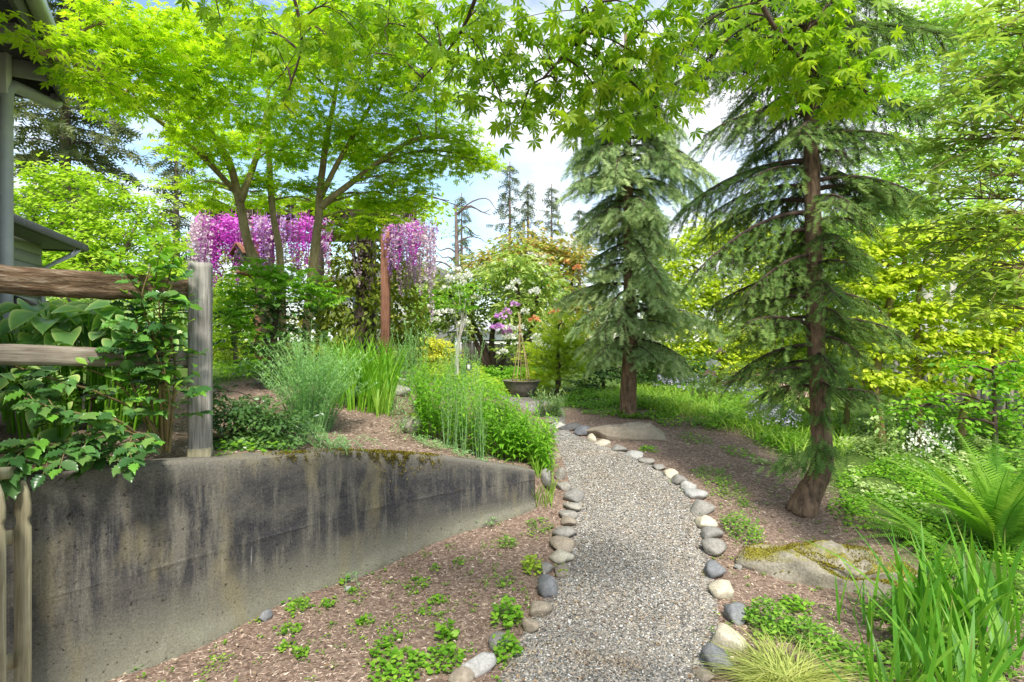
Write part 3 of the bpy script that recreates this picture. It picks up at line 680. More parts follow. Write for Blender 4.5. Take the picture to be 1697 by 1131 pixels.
left_st = [(762, 1122, 44, 34, 'stone_tan'), (793, 1104, 56, 50, 'stone_pale'), (825, 1064, 38, 42, 'stone_grey'), (878, 1037, 36, 32, 'stone_tan'),
           (894, 1010, 50, 36, 'stone_tan'), (909, 969, 46, 52, 'stone_blue'), (932, 946, 36, 24, 'stone_tan'), (904, 943, 30, 24, 'stone_grey'), (927, 925, 42, 28, 'stone_cream'),
           (934, 903, 45, 28, 'stone_tan'), (938, 883, 45, 25, 'stone_grey'), (940, 866, 32, 18, 'stone_tan'), (944, 854, 34, 21, 'stone_grey'),
           (951, 841, 32, 20, 'stone_grey'), (948, 822, 34, 28, 'stone_grey'), (935, 807, 27, 18, 'stone_grey'), (930, 784, 20, 30, 'stone_grey'), (922, 755, 18, 16, 'stone_tan')]
right_st = [(1166, 1122, 40, 24, 'stone_tan'), (1187, 1091, 54, 54, 'stone_blue'), (1203, 1059, 64, 56, 'stone_cream'), (1217, 1014, 48, 46, 'stone_blue'),
            (1196, 977, 50, 40, 'stone_cream'), (1184, 940, 42, 44, 'stone_blue'), (1185, 910, 45, 34, 'stone_grey'), (1179, 888, 42, 25, 'stone_grey'),
            (1168, 868, 36, 28, 'stone_cream'), (1161, 841, 44, 32, 'stone_grey'), (1153, 819, 34, 22, 'stone_pale'), (1140, 808, 28, 20, 'stone_pale'), (1126, 796, 32, 22, 'stone_grey'),
            (1113, 783, 27, 20, 'stone_cream'), (1093, 775, 26, 15, 'stone_grey'), (1072, 764, 28, 15, 'stone_grey'), (1048, 753, 32, 18, 'stone_pale'), (1026, 743, 38, 18, 'stone_grey'),
            (999, 734, 31, 16, 'stone_cream'), (979, 725, 20, 22, 'stone_cream')]
back_st = [(963, 713, 29, 22, 'stone_blue'), (945, 708, 37, 17, 'stone_dark'), (924, 704, 26, 18, 'stone_pale'), (908, 699, 20, 12, 'stone_tan')]
for side, lst in (('left', left_st), ('right', right_st), ('back', back_st)):
    for i, (px, py, w_, h_, mt) in enumerate(lst):
        c = GP(px, py + h_ * 0.42); Y = c[1]; sx = w_ / F * Y; sz = h_ / F * Y
        c[1] += sx * 0.3; c[0] = (px - CX) / F * c[1]; c[2] = g1(c[0], c[1])
        dim = (sx * 1.05, sx * U(0.8, 1.15), max(sz * 0.92, sx * 0.45))
        if side == 'back': lab = '%s stone, %s of the four at the far path bend by the slab' % (COLW[mt], ORD[i])
        else: lab = '%s border stone, %s from the camera along the %s edge of the gravel path' % (COLW[mt], ORD[i], side)
        rock('border_stone', lab, 'stone', c, dim, mt, i * 1.7 + len(side), 3, 0.42, 0.0, U(0, 0.5), 'stones edging the gravel path', sink=0.30)
# flat slabs and rocks
c = GP(1045, 731); rock('flat_slab', 'flat grey brown stone slab lying by the bend of the path', 'rock', (c[0], c[1] + 0.2, c[2]), (1.15, 0.66, 0.40), 'stone_tan', 31, 5, 0.55, 0.5, -0.1, sink=0.36, smooth=False)
c = P(1395, 945, 3.95); mossy = rock('mossy_flat_rock', 'large flat pale rock with yellow moss in the mulch', 'rock', (c[0] + .17, c[1] + 0.26, g1(c[0], c[1])), (1.05, 0.8, 0.52), 'stone_moss', 12, 5, 0.75, 0.5, -0.1, sink=0.42, smooth=False, dish=.5)
def rock_moss(o):
    me = o.data; mm = MB(); pts = []
    for f in me.polygons:
        if f.normal.z > .55 and f.center.z > 0 and noise.noise(Vector(f.center) * 5.5 + Vector((3, 1, 0))) > .02:
            vs = [np.array(me.vertices[k].co) for k in f.vertices]
            for _ in range(5):
                a, b = sorted(rng.random(2)); pts.append(vs[0] * a + vs[1] * (b - a) + vs[2] * (1 - b))
    q = np.array(pts); n = len(q); mm.scatter(T_DIAM, q, np.column_stack([rng.normal(0, .5, (n, 2)), np.ones(n)]), rand_dirs(n), U(.007, .017, n), np.clip(rng.normal(.6, .28, n), 0, 1)); mm.obj('moss', 'moss', o)
rock_moss(mossy)
for (px, py, w_, h_, mt, lab, sd) in ((582, 655, 34, 34, 'stone_dark', 'dark angular rock at the foot of the tall green grass blades', 3), (637, 656, 26, 18, 'stone_dark', 'small dark rock between the grass and the bark slope', 8),
                                  (680, 702, 50, 34, 'stone_moss', 'mossy brown rock half hidden beside the lance leaved clump', 15), (909, 680, 30, 20, 'stone_moss', 'mossy rock beside the blue green plant near the bowl', 22),
                                  (664, 648, 40, 20, 'stone_grey', 'low grey rock behind the lance leaved clump', 27), (440, 1022, 24, 16, 'stone_blue', 'small blue grey stone in the mulch below the wall', 41),
                                  (1222, 940, 14, 8, 'stone_grey', 'tiny grey pebble in the mulch by the mossy rock', 44), (663, 630, 26, 10, 'stone_pale', 'pale stone on the lawn edge by the round bush', 51),
                                  (905, 815, 24, 26, 'stone_grey', 'grey stone hidden in grass tuft at the end of the wall', 63), (575, 975, 12, 8, 'stone_pale', 'pale pebble lying at the foot of the wall', 66)):
    c = GP(px, py + h_ * 0.4); Y = c[1]; rock('garden_rock', lab, 'rock', c, (w_ / F * Y, w_ / F * Y, h_ / F * Y * 1.25), mt, sd, 3, 0.4, 0, sd * 0.3, sink=0.25, smooth=mt != 'stone_dark')

# ------------------------------------------------------------------ vegetation builders
def spray_leaves(m, T, centers, axes, k, spread, size, flat=0.35, pitch=-0.25, rbase=None, sizevar=0.3, wide=0.75, up=(0, 0, 1), fan=0.9):
    n = len(centers); centers = np.repeat(centers, k, 0); ax = np.repeat(nrm(axes), k, 0); N = n * k
    side = nrm(np.cross(ax, (0, 0, 1)) + 1e-6); t = U(-0.5, 0.5, N); sd = U(-1, 1, N) * wide * 0.5
    upv = np.cross(side, ax)
    pos = centers + ax * (t * spread)[:, None] + side * (sd * spread)[:, None] + upv * (rng.normal(0, flat * 0.15, N) * spread)[:, None]
    ang = np.sign(sd) * U(0.2, fan, N) + rng.normal(0, 0.25, N)
    d = ax * np.cos(ang)[:, None] + side * np.sin(ang)[:, None]; d[:, 2] += pitch + rng.normal(0, 0.18, N)
    z = np.asarray(up, float) + rng.normal(0, flat, (N, 3))
    s_ = size * U(1 - sizevar, 1 + sizevar, N)
    if rbase is None: rbase = rng.random(n)
    m.scatter(T, pos, d, z, s_, np.clip(np.repeat(rbase, k) * 0.6 + rng.random(N) * 0.4, 0, 1), zs=U(0.4, 1.6, N))

def pad(m, T, c, rad, size, dens, k=12, spread=None, **kw):
    """a cloud of leafy sprays filling an ellipsoid"""
    c = np.asarray(c, float); rad = np.asarray(rad, float)
    spread = spread or size * 4.0
    n = max(3, int(4.5 * dens * rad[0] * (0.75 * rad[2] + rad[1] * 0.4) / (size * size) / k))
    d = rand_dirs(n); r = U(0, 1, n) ** 0.42
    off = d * r[:, None]
    # break the ellipsoid's outline
    lump = np.array([noise.noise((o[0] * 1.8 + c[0], o[1] * 1.8 + c[1], o[2] * 1.8 + c[2])) for o in d]); off *= (1 + 0.45 * lump)[:, None]
    pos = c + off * rad
    ax = off * np.array([1, 1, 0.25]) * rad / rad.max() + rng.normal(0, 0.35, (n, 3)) * np.array([1, 1, 0.3])
    spray_leaves(m, T, pos, ax, k, spread, size, **kw)
    return pos

def limb(m, a, b, r0, r1, sag=0.12, n=7, seg=6):
    a = np.asarray(a, float); b = np.asarray(b, float); L = np.linalg.norm(b - a)
    mid = (a + b) / 2 + np.array([U(-.06, .06), U(-.06, .06), sag]) * L
    p = spline([a, mid, b], n); m.add(*tube(p, np.linspace(r0, r1, n), seg, False))
    return p

def tree(name, label, cat, stems, pads, T, leafmat_, size, dens, bark, k=12, group=None, base=None, limb_r=0.02, twig=True, depth=0.8, spread=None, limbs=True, crown='crown', **kw):
    """stems: lists of (x,y,z,r); pads: (centre, radii)"""
    b0 = np.array(stems[0][0][:3]) if stems else np.array(base)
    t = thing(name, label, cat, tuple(b0), group)
    tm = MB(); allp = []
    for st in stems:
        st = np.array(st, float); n = max(8, len(st) * 5); p = spline(st[:, :3] - b0, n)
        r = np.interp(np.linspace(0, len(st) - 1, n), np.arange(len(st)), st[:, 3])
        tm.add(*tube(p, r, 10, True, 0.06)); allp.append(p)
    AP = np.vstack(allp) if allp else np.zeros((1, 3))
    lm = MB(); cm = MB()
    for (c, rad) in pads:
        c = np.asarray(c, float) - b0
        pos = pad(cm, T, c, rad, size, dens, k, spread, **kw)
        if limbs:
            d = np.linalg.norm((AP - c) * np.array([1, 1, 1.0]), axis=1) + np.where(AP[:, 2] > c[2] - 0.02, 0.8, 0) + np.where(AP[:, 2] < 0.25 * AP[:, 2].max(), 0.5, 0)
            a = AP[int(np.argmin(d))]
            lp = limb(lm, a, c, limb_r, limb_r * 0.4)
            if twig:
                for q in pos[rng.permutation(len(pos))[:7]]:
                    limb(lm, lp[int(U(3, 6.9))], q, limb_r * 0.35, limb_r * 0.12, 0.05, 5, 4)
    tm.obj('trunk', bark, t, True)
    if lm.n: lm.obj('branches', bark, t, True)
    if cm.n: cm.obj(crown, leafmat_, t)
    return t

def pads_px(lst, depth=0.6):
    """(px,py,Y,rx,ry) -> world ellipsoids; depth = y radius / x radius"""
    return [(P(px, py, Y), (rx / F * Y, max(0.05, depth * rx / F * Y), ry / F * Y)) for px, py, Y, rx, ry in lst]
def stem_px(lst): return [tuple(P(px, py, Y)) + (r,) for px, py, Y, r in lst]

def conifer(name, label, stem, hz, nbr, lenf, matn, bark, T=T_FROND, fsz=0.11, rise=0.12, droop0=0.35, seed=0, sec_n=13, sec_len=0.34, group=None, hang=0.35, azskip=None, step=0.06):
    r_ = np.random.default_rng(seed); st = np.array(stem, float); b0 = st[0, :3].copy()
    t = thing(name, label, 'tree', tuple(b0), group)
    n = len(st) * 5; p = spline(st[:, :3] - b0, n); rr = np.interp(np.linspace(0, len(st) - 1, n), np.arange(len(st)), st[:, 3])
    tm = MB(); V, f = tube(p, rr, 14, True, 0.07); tm.add(V, f); tm.obj('trunk', bark, t, True)
    bm_ = MB(); cm = MB()
    FP, FD, FS, FR = [], [], [], []
    for i in range(nbr):
        tt = (i + r_.random() * 0.8) / nbr; z = hz[0] + (hz[1] - hz[0]) * tt
        a0 = np.array([np.interp(z, p[:, 2], p[:, k]) for k in range(2)] + [z]); az = i * 2.39996 + r_.normal(0, 0.35)
        L = lenf(tt, az) * r_.uniform(0.55, 1.18)
        if L <= 0.03: continue
        h = np.array([math.cos(az), math.sin(az), 0]); s_ = np.linspace(0, 1, 9); rise_, droop = rise + r_.normal(0, .12), droop0 * r_.uniform(.5, 1.3)
        wob = r_.normal(0, 0.03, 2)
        bp = a0 + h * (L * s_)[:, None] + np.array([0, 0, 1.0]) * (rise_ * L * s_ - droop * L * s_ ** 2)[:, None] + np.array([-h[1], h[0], 0]) * (wob[0] * L * np.sin(s_ * 3))[:, None]
        bm_.add(*tube(bp, np.linspace(0.012 + 0.014 * L, 0.003, 9), 5, False))
        shade = r_.random()
        ns = max(4, int(sec_n * L / 0.9))
        for j in range(ns):
            u = 0.14 + 0.86 * (j + r_.random()) / ns; q = np.array([np.interp(u, s_, bp[:, k]) for k in range(3)])
            tg = nrm(np.array([np.interp(min(1, u + .08), s_, bp[:, k]) - np.interp(max(0, u - .08), s_, bp[:, k]) for k in range(3)]))
            sgn = 1 if j % 2 else -1; an = sgn * r_.uniform(0.5, 1.15)
            lat = np.array([-h[1], h[0], 0]); d = tg * math.cos(an) + lat * math.sin(an); d[2] -= hang * r_.uniform(0.3, 1.3)
            d = nrm(d); l2 = sec_len * (0.45 + 0.55 * L) * (1.12 - 0.6 * u) * r_.uniform(0.6, 1.25)
            m_ = max(2, int(l2 / step)); w_ = np.linspace(0.02, 1, m_)
            tw = q + d * (l2 * w_)[:, None] - np.array([0, 0, 1.0]) * (hang * 0.5 * l2 * w_ ** 2)[:, None]
            bm_.add(*tube(tw[[0, -1]], [0.004, 0.0015], 3, False))
            dd = np.tile(d, (m_, 1)) + r_.normal(0, 0.42, (m_, 3)); dd[:, 2] -= hang * 0.5
            FP.append(tw); FD.append(dd); FS.append(fsz * r_.uniform(0.75, 1.25, m_)); FR.append(np.clip(0.5 * shade + 0.5 * r_.random(m_) + 0.25 * (w_ - 0.6), 0, 1))
    FP = np.vstack(FP); FD = np.vstack(FD); FS = np.concatenate(FS); FR = np.concatenate(FR)
    cm.scatter(T, FP, FD, np.array([0, 0, 1.0]) + r_.normal(0, 0.55, (len(FP), 3)), FS, FR)
    bm_.obj('branches', 'bark_twig', t, True); cm.obj('crown', matn, t)
    return t

def leafy_stems(m, sm, bases, heights, T, size, nleaf, lean=0.25, pitch=0.35, rad=0.003, start=0.12, up=True, taper=0.5):
    for b, h in zip(bases, heights):
        ln = rng.normal(0, lean, 2); top = np.array([ln[0] * h, ln[1] * h, h]); mid = np.array([ln[0] * h * 0.3, ln[1] * h * 0.3, h * 0.55])
        p = spline([b, b + mid, b + top], 7); sm.add(*tube(p, np.linspace(rad, rad * 0.5, 7), 4, False))
        n = max(3, int(nleaf * U(0.8, 1.2))); tt = np.linspace(start, 1, n); s_ = np.linspace(0, 1, 7)
        q = np.column_stack([np.interp(tt, s_, p[:, k]) for k in range(3)]); a = np.arange(n) * 2.4 + U(0, 6)
        d = np.column_stack([np.cos(a), np.sin(a), np.full(n, pitch) + 0.8 * (tt > 0.93) + rng.normal(0, 0.15, n)])
        m.scatter(T, q, d, (0, 0, 1), size * U(0.75, 1.2, n) * (1 - taper * np.maximum(0, tt - 0.5)), np.clip(0.25 + 0.6 * tt * rng.random(n) + 0.1 * rng.random(n), 0, 1))

def clump(name, label, cat, base, bases, heights, T, mat, stem_mat, size, nleaf, group=None, **kw):
    t = thing(name, label, cat, tuple(base), group); m, sm = MB(), MB()
    leafy_stems(m, sm, np.asarray(bases) - np.asarray(base), heights, T, size, nleaf, **kw)
    sm.obj('stems', stem_mat, t); m.obj('leaves', mat, t); return t

def disc_bases(px, py, rx, n, ry=None, dy=0.0):
    """n ground points in a disc whose centre is the ground seen at a pixel; rx in metres"""
    c = GP(px, py) if py is not None else px
    a = U(0, 6.28, n); r = np.sqrt(U(0, 1, n)); x = c[0] + np.cos(a) * r * rx; y = c[1] + dy + np.sin(a) * r * (ry or rx)
    return c, np.column_stack([x, y, gz(x, y)])

def truss(parent, name, pos, size, mat, n=30):
    m = MB(); d = rand_dirs(n); d[:, 2] = np.abs(d[:, 2]) * 0.8 + 0.1
    m.scatter(T_PETAL, d * size * U(.2, .45, (n, 1)), d, rand_dirs(n), size * U(0.25, 0.4, n))
    o = m.obj(name, mat, parent); o.location = pos; return o

# ------------------------------------------------------------------ houses
def near_house():
    a = np.array([0.48, -0.88, 0]); b = np.array([-0.88, -0.48, 0])
    Cn = np.array([-3.50, 4.70, 3.5]); Wc = np.array([-3.66, 4.30, 0.0])
    t = thing('grey_house', 'grey sided house corner with dark eave and pale downspout at the picture edge', 'house', (Wc[0], Wc[1], g1(Wc[0], Wc[1])))
    o = np.array(t.location)
    # wall core and lap siding boards on both faces
    zb, zt = 0.9, 3.5
    m = MB()
    c = Wc + a * 0.0
    p = [Wc + 0.03 * (a + b), Wc + 0.03 * (a + b) + a * 4, Wc + a * 4 + b * 4, Wc + 0.03 * (a + b) + b * 4]
    V = [(q[0], q[1], z) for z in (zb, zt) for q in p]; m.add(np.array(V) - o, BOXF); m.obj('wall', 'siding', t)
    for k in range(16):
        z = zb + 0.05 + k * 0.16
        m = MB(); L = 3.9
        for (d, nn) in ((b, -a),):
            s0 = Wc + nn * 0.004
            V = [s0 + nn * 0.028, s0 + nn * 0.028 + d * L, s0 + nn * 0.012 + d * L, s0 + nn * 0.012]
            V = [(q[0], q[1], z) for q in V] + [(q[0] - nn[0] * e, q[1] - nn[1] * e, z + 0.165) for q, e in zip(V, (0.022, 0.022, 0.012, 0.012))]
            m.add(np.array(V) - o, BOXF)
        m.obj('siding_board', 'siding', t)
    # eave: soffit slab, fascia boards, rafters, roof
    q0 = Cn; q1 = Cn + a * 2.7; q3 = Cn + b * 4; q2 = q1 + b * 4
    m = MB(); V = [(q[0], q[1], 3.5 + dz + (0.5 * s_ if k in (2, 3) else 0)) for dz, s_ in ((0, 1), (0.05, 1)) for k, q in enumerate((q0, q1, q2, q3))]
    V = [(q[0], q[1], 3.5 + dz) for dz in (0.10, 0.15) for q in (q0, q1, q2, q3)]
    m.add(np.array(V) - o, BOXF); m.obj('soffit', 'soffit', t)
    part_beam('fascia', 'soffit', t, q0 + (0, 0, 0.05) - o, q1 + (0, 0, 0.05) - o, 0.03, 0.2)
    part_beam('fascia', 'soffit', t, q0 + (0, 0, 0.05) + b * 0.02 - o, q3 + (0, 0, 0.05) - o, 0.03, 0.2)
    for s_ in (0.35, 0.95, 1.55, 2.2):
        r0 = q0 + a * s_ + (0, 0, 0.04) + b * 0.04; part_beam('rafter', 'trim' if s_ < 0 else 'siding', t, r0 - o, r0 + b * 1.4 - o, 0.045, 0.12)
    m = MB(); q = [q0 - a * .06 - b * .06, q1 - b * .06, q2, q3 - a * .06]
    V = [(k[0], k[1], 3.66 + dz + e) for dz in (0, 0.03) for k, e in zip(q, (0, 0, 1.4, 1.4))]; m.add(np.array(V) - o, BOXF); m.obj('roof', 'shingle', t)
    # gutter along the front edge
    g0 = q0 - b * 0.06 + (0, 0, 0.11); part_beam('gutter', 'gutter', t, g0 - o, g0 + a * 2.7 - o, 0.085, 0.09, bevel=0.012)
    # downspout: vertical pipe and elbow out to the eave
    d0 = P(10, 144, 4.22); d1 = P(94, 176, 4.66)
    pts = [P(10, 640, 4.22), P(10, 400, 4.22), P(10, 170, 4.22), P(12, 150, 4.22), P(22, 143, 4.25), P(50, 155, 4.4), P(88, 174, 4.62), P(93, 171, 4.66), P(94, 158, 4.66)]
    m = MB(); V, f = tube(np.array(pts) - o, 0.042, 10); m.add(V, f); m.obj('downspout', 'gutter', t, True)
    # white window board at the upper corner
    part_box('corner_trim', 'trim', t, P(2, 120, 4.2) - o, (0.11, 0.05, 0.30))
near_house()

def far_house():
    Y0 = 12.0; e = P(136, 417, Y0); L = P(10, 362, 9.0)
    t = thing('far_house', 'grey bungalow wing with overhanging roof and white window behind the rail fence', 'house', tuple(P(78, 600, Y0)))
    o = np.array(t.location)
    d = nrm(np.array([L[0] - e[0], L[1] - e[1], 0])); nn = np.array([-d[1], d[0], 0]); nn = nn if nn[0] < 0 else -nn   # nn into the house
    ez = 3.36; c0 = np.array([e[0], e[1], ez]); c0[2] = ez
    wall0 = c0 + nn * 0.0 + d * 0.55 + nn * 0.5
    p = [wall0, wall0 + d * 6, wall0 + d * 6 + nn * 5, wall0 + nn * 5]; m = MB()
    V = [(q[0], q[1], z) for z in (0.7, ez + 0.02) for q in p]; m.add(np.array(V) - o, BOXF); m.obj('wall', 'siding', t)
    for k in range(13):
        z = 0.8 + k * 0.2; m = MB(); s0 = wall0 - nn * 0.03 - d * 0.02
        V = [s0, s0 + d * 6, s0 + d * 6 + nn * 0.025, s0 + nn * 0.025]; V = [(q[0], q[1], z) for q in V] + [(q[0] + nn[0] * s_, q[1] + nn[1] * s_, z + 0.195) for q, s_ in zip(V, (.02, .02, 0, 0))]
        m.add(np.array(V) - o, BOXF); m.obj('siding_board', 'siding', t)
    for k in range(13):
        z = 0.8 + k * 0.2; m = MB(); s0 = wall0 - d * 0.03
        V = [s0, s0 + d * 0.025, s0 + nn * 5 + d * 0.025, s0 + nn * 5]; V = [(q[0], q[1], z) for q in V] + [(q[0] + d[0] * s_, q[1] + d[1] * s_, z + 0.195) for q, s_ in zip(V, (.02, 0, 0, .02))]
        m.add(np.array(V) - o, BOXF); m.obj('siding_board', 'siding', t)
    # hip roof
    q = [c0, c0 + d * 7, c0 + d * 7 + nn * 6, c0 + nn * 6]; m = MB()
    top = [c0 + d * 3 + nn * 3 + (0, 0, 1.0), c0 + d * 7 + nn * 3 + (0, 0, 1.0)]
    V = np.array([x + (0, 0, 0.12) for x in q] + top) - o; m.add(V, [(0, 1, 5), (0, 5, 4), (0, 4, 3), (3, 4, 5), (3, 5, 2), (1, 2, 5), (0, 2, 1), (0, 3, 2)]); m.obj('roof', 'shingle', t)
    m = MB(); V = [(x[0], x[1], ez + dz) for dz in (0.04, 0.09) for x in q]; m.add(np.array(V) - o, BOXF); m.obj('soffit', 'soffit', t)
    part_beam('gutter', 'soffit', t, c0 - nn * .06 + (0, 0, .08) - o, c0 + d * 7 - nn * .06 + (0, 0, .08) - o, 0.1, 0.13)
    part_beam('gutter', 'soffit', t, c0 - d * .06 + (0, 0, .08) - o, c0 + nn * 6 - d * .06 + (0, 0, .08) - o, 0.1, 0.13)
    # window on the long face
    wc = wall0 + d * 2.0 - nn * 0.05; wc[2] = 2.55
    wf = MB(); 
    for s_ in (-0.55, 0.55): wf.add(*beam(wc + d * s_ + (0, 0, -.55) - o, wc + d * s_ + (0, 0, .55) - o, 0.1, 0.1))
    for s_ in (-0.55, 0.0, 0.55): wf.add(*beam(wc - d * .6 + (0, 0, s_) - o, wc + d * .6 + (0, 0, s_) - o, 0.09, 0.09))
    wo = wf.obj('window', 'trim', t); m = MB(); m.add(*beam(wc - d * .5 - o, wc + d * .5 - o, 0.03, 1.0)); m.obj('pane', 'glass', wo)
    pts = [wall0 - nn * .06 - d * .06 + (0, 0, z) for z in (0.9 - ez + ez * 0, 2.9)]
    w2 = np.array([wall0[0], wall0[1], 0]); pts = [w2 - nn * .08 + d * .1 + (0, 0, 0.9), w2 - nn * .08 + d * .1 + (0, 0, 2.95), c0 * (1, 1, 0) + d * .5 - nn * .0 + (0, 0, 3.25), c0 * (1, 1, 0) + d * .3 - nn * .04 + (0, 0, 3.38)]
    m = MB(); m.add(*tube(np.array(pts) - o, 0.045, 8)); m.obj('downspout', 'gutter', t, True)
far_house()

def porch_rail():
    a = P(25, 492, 9.5); b = P(78, 512, 8.6)
    t = thing('porch_rail', 'black metal porch handrail between the split rails by the grey house', 'railing', tuple(a)); o = np.array(a)
    part_beam('handrail', 'black_metal', t, a - o, b - o, 0.04, 0.04)
    for s_ in (0.0, 0.5, 1.0):
        q = a + (b - a) * s_; part_beam('post', 'black_metal', t, q - o, q - o + (0, 0, -0.85), 0.035, 0.035)
    part_beam('lower_rail', 'black_metal', t, a - o + (0, 0, -.3), b - o + (0, 0, -.3), 0.025, 0.025)
porch_rail()

def back_house():
    Y = 26.0; a = P(560, 462, Y); b = P(757, 462, Y)
    t = thing('distant_house', 'pale grey distant house with dark roof edge behind the wisteria', 'house', (a[0], Y, 0.9)); o = np.array(t.location)
    m = MB(); m.add(*box(((b[0] - a[0]) / 2, 3, 1.6), (b[0] - a[0], 6, 3.4))); m.obj('wall', 'siding', t)
    m = MB(); w_ = b[0] - a[0]; V = [(-.5, -.6, 3.3), (w_ + .5, -.6, 3.3), (w_ + .5, 6.6, 3.3), (-.5, 6.6, 3.3), (1.5, 3, 4.4), (w_ - 1.5, 3, 4.4)]
    m.add(V, [(0, 1, 5), (0, 5, 4), (0, 4, 3), (3, 4, 5), (3, 5, 2), (1, 2, 5), (0, 2, 1), (0, 3, 2)]); m.obj('roof', 'shingle', t)
    part_box('fascia', 'soffit', t, (w_ / 2, -.62, 3.3), (w_ + 1, .06, .25))
    for x in (1.2, w_ - 1.1):
        wo = part_box('window', 'trim', t, (x, -.03, 2.3), (1.3, .06, 1.3)); m = MB(); m.add(*box((x, -.065, 2.3), (1.1, .02, 1.1))); m.obj('pane', 'glass', wo)
        part_box('mullion', 'trim', t, (x, -.085, 2.3), (.05, .02, 1.1))
back_house()

def board_fence(name, label, a, b, top, n, mat, cap=True, capmat=None):
    a = np.array(a); b = np.array(b); t = thing(name, label, 'fence', (a[0], a[1], a[2])); o = a
    d = (b - a); L = np.linalg.norm(d[:2]); x = d / n; ang = math.atan2(d[1], d[0]); hgt = top - min(a[2], b[2]) + 0.1
    m = MB(); m.add(*box((0, 0, hgt / 2), (L / n * 0.95, 0.02, hgt))); me = m.mesh('board', mat)
    for i in range(n):
        q = link('board', me, t); q.location = x * (i + 0.5) + np.array([0, 0, -0.1 - x[2] * 0]) + np.array([U(-.004, .004)] * 2 + [U(-.01, .01)]); q.rotation_euler = (0, U(-.008, .008), ang)
    if cap: part_beam('cap_rail', capmat or mat, t, np.array([0, 0, hgt - .08]), d * (1, 1, 0) + np.array([0, 0, hgt - .08]), 0.1, 0.06)
    return t
a = G(765, 19); b = G(905, 19); board_fence('back_fence', 'low brown board fence beyond the rhododendron trunks', a, b, 1.42, 24, 'fence_board')
a = G(1480, 9.5); b = G(1760, 7.2); board_fence('side_fence', 'grey weathered board fence behind the golden dogwood', a, b, 1.2, 22, 'pale_board')
def garage():
    a = G(762, 24); t = thing('white_shed', 'long low white shed wall showing above the brown back fence', 'shed', tuple(a))
    m = MB(); m.add(*box((1.9, 1, 0.45), (4.2, 2, 1.1))); m.obj('wall', 'trim', t)
    m = MB(); V = [(-.4, -.3, .98), (4.2, -.3, .98), (4.2, 2.4, .98), (-.4, 2.4, .98), (-.4, 1, 1.35), (4.2, 1, 1.35)]
    m.add(V, [(0, 1, 5), (0, 5, 4), (0, 4, 3), (3, 4, 5), (3, 5, 2), (1, 2, 5), (0, 2, 1), (0, 3, 2)]); m.obj('roof', 'gutter', t)
garage()

# ------------------------------------------------------------------ pergola, wisteria, birdhouse
def pergola():
    t = thing('pergola', 'timber pergola with red brown posts carrying the purple wisteria', 'pergola', tuple(G(640, 9.5))); o = np.array(t.location)
    top = 3.52
    for (px, Y, mt, wd) in ((639, 9.5, 'red_wood', 0.13), (432, 9.5, 'red_wood', 0.13), (617, 11.6, 'dark_wood', 0.13), (447, 11.6, 'dark_wood', 0.13), (530, 11.6, 'dark_wood', 0.13)):
        b = G(px, Y); q = b.copy(); q[2] = top; part_beam('post', mt, t, b - o - (0, 0, .1), q - o, wd, wd)
    for Y in (9.5, 11.6):
        a = P(335, 360, Y); b = P(690 if Y < 10 else 650, 360, Y); a[2] = b[2] = top + .07; part_beam('beam', 'dark_wood', t, a - o, b - o, 0.07, 0.16)
    for px in (350, 390, 430, 470, 510, 550, 590, 630):
        a = P(px, 300, 9.2); b = a.copy(); b[1] = 12.2; a[2] = b[2] = top + 0.21; part_beam('rafter', 'dark_wood', t, a - o, b - o, 0.05, 0.12)
pergola()

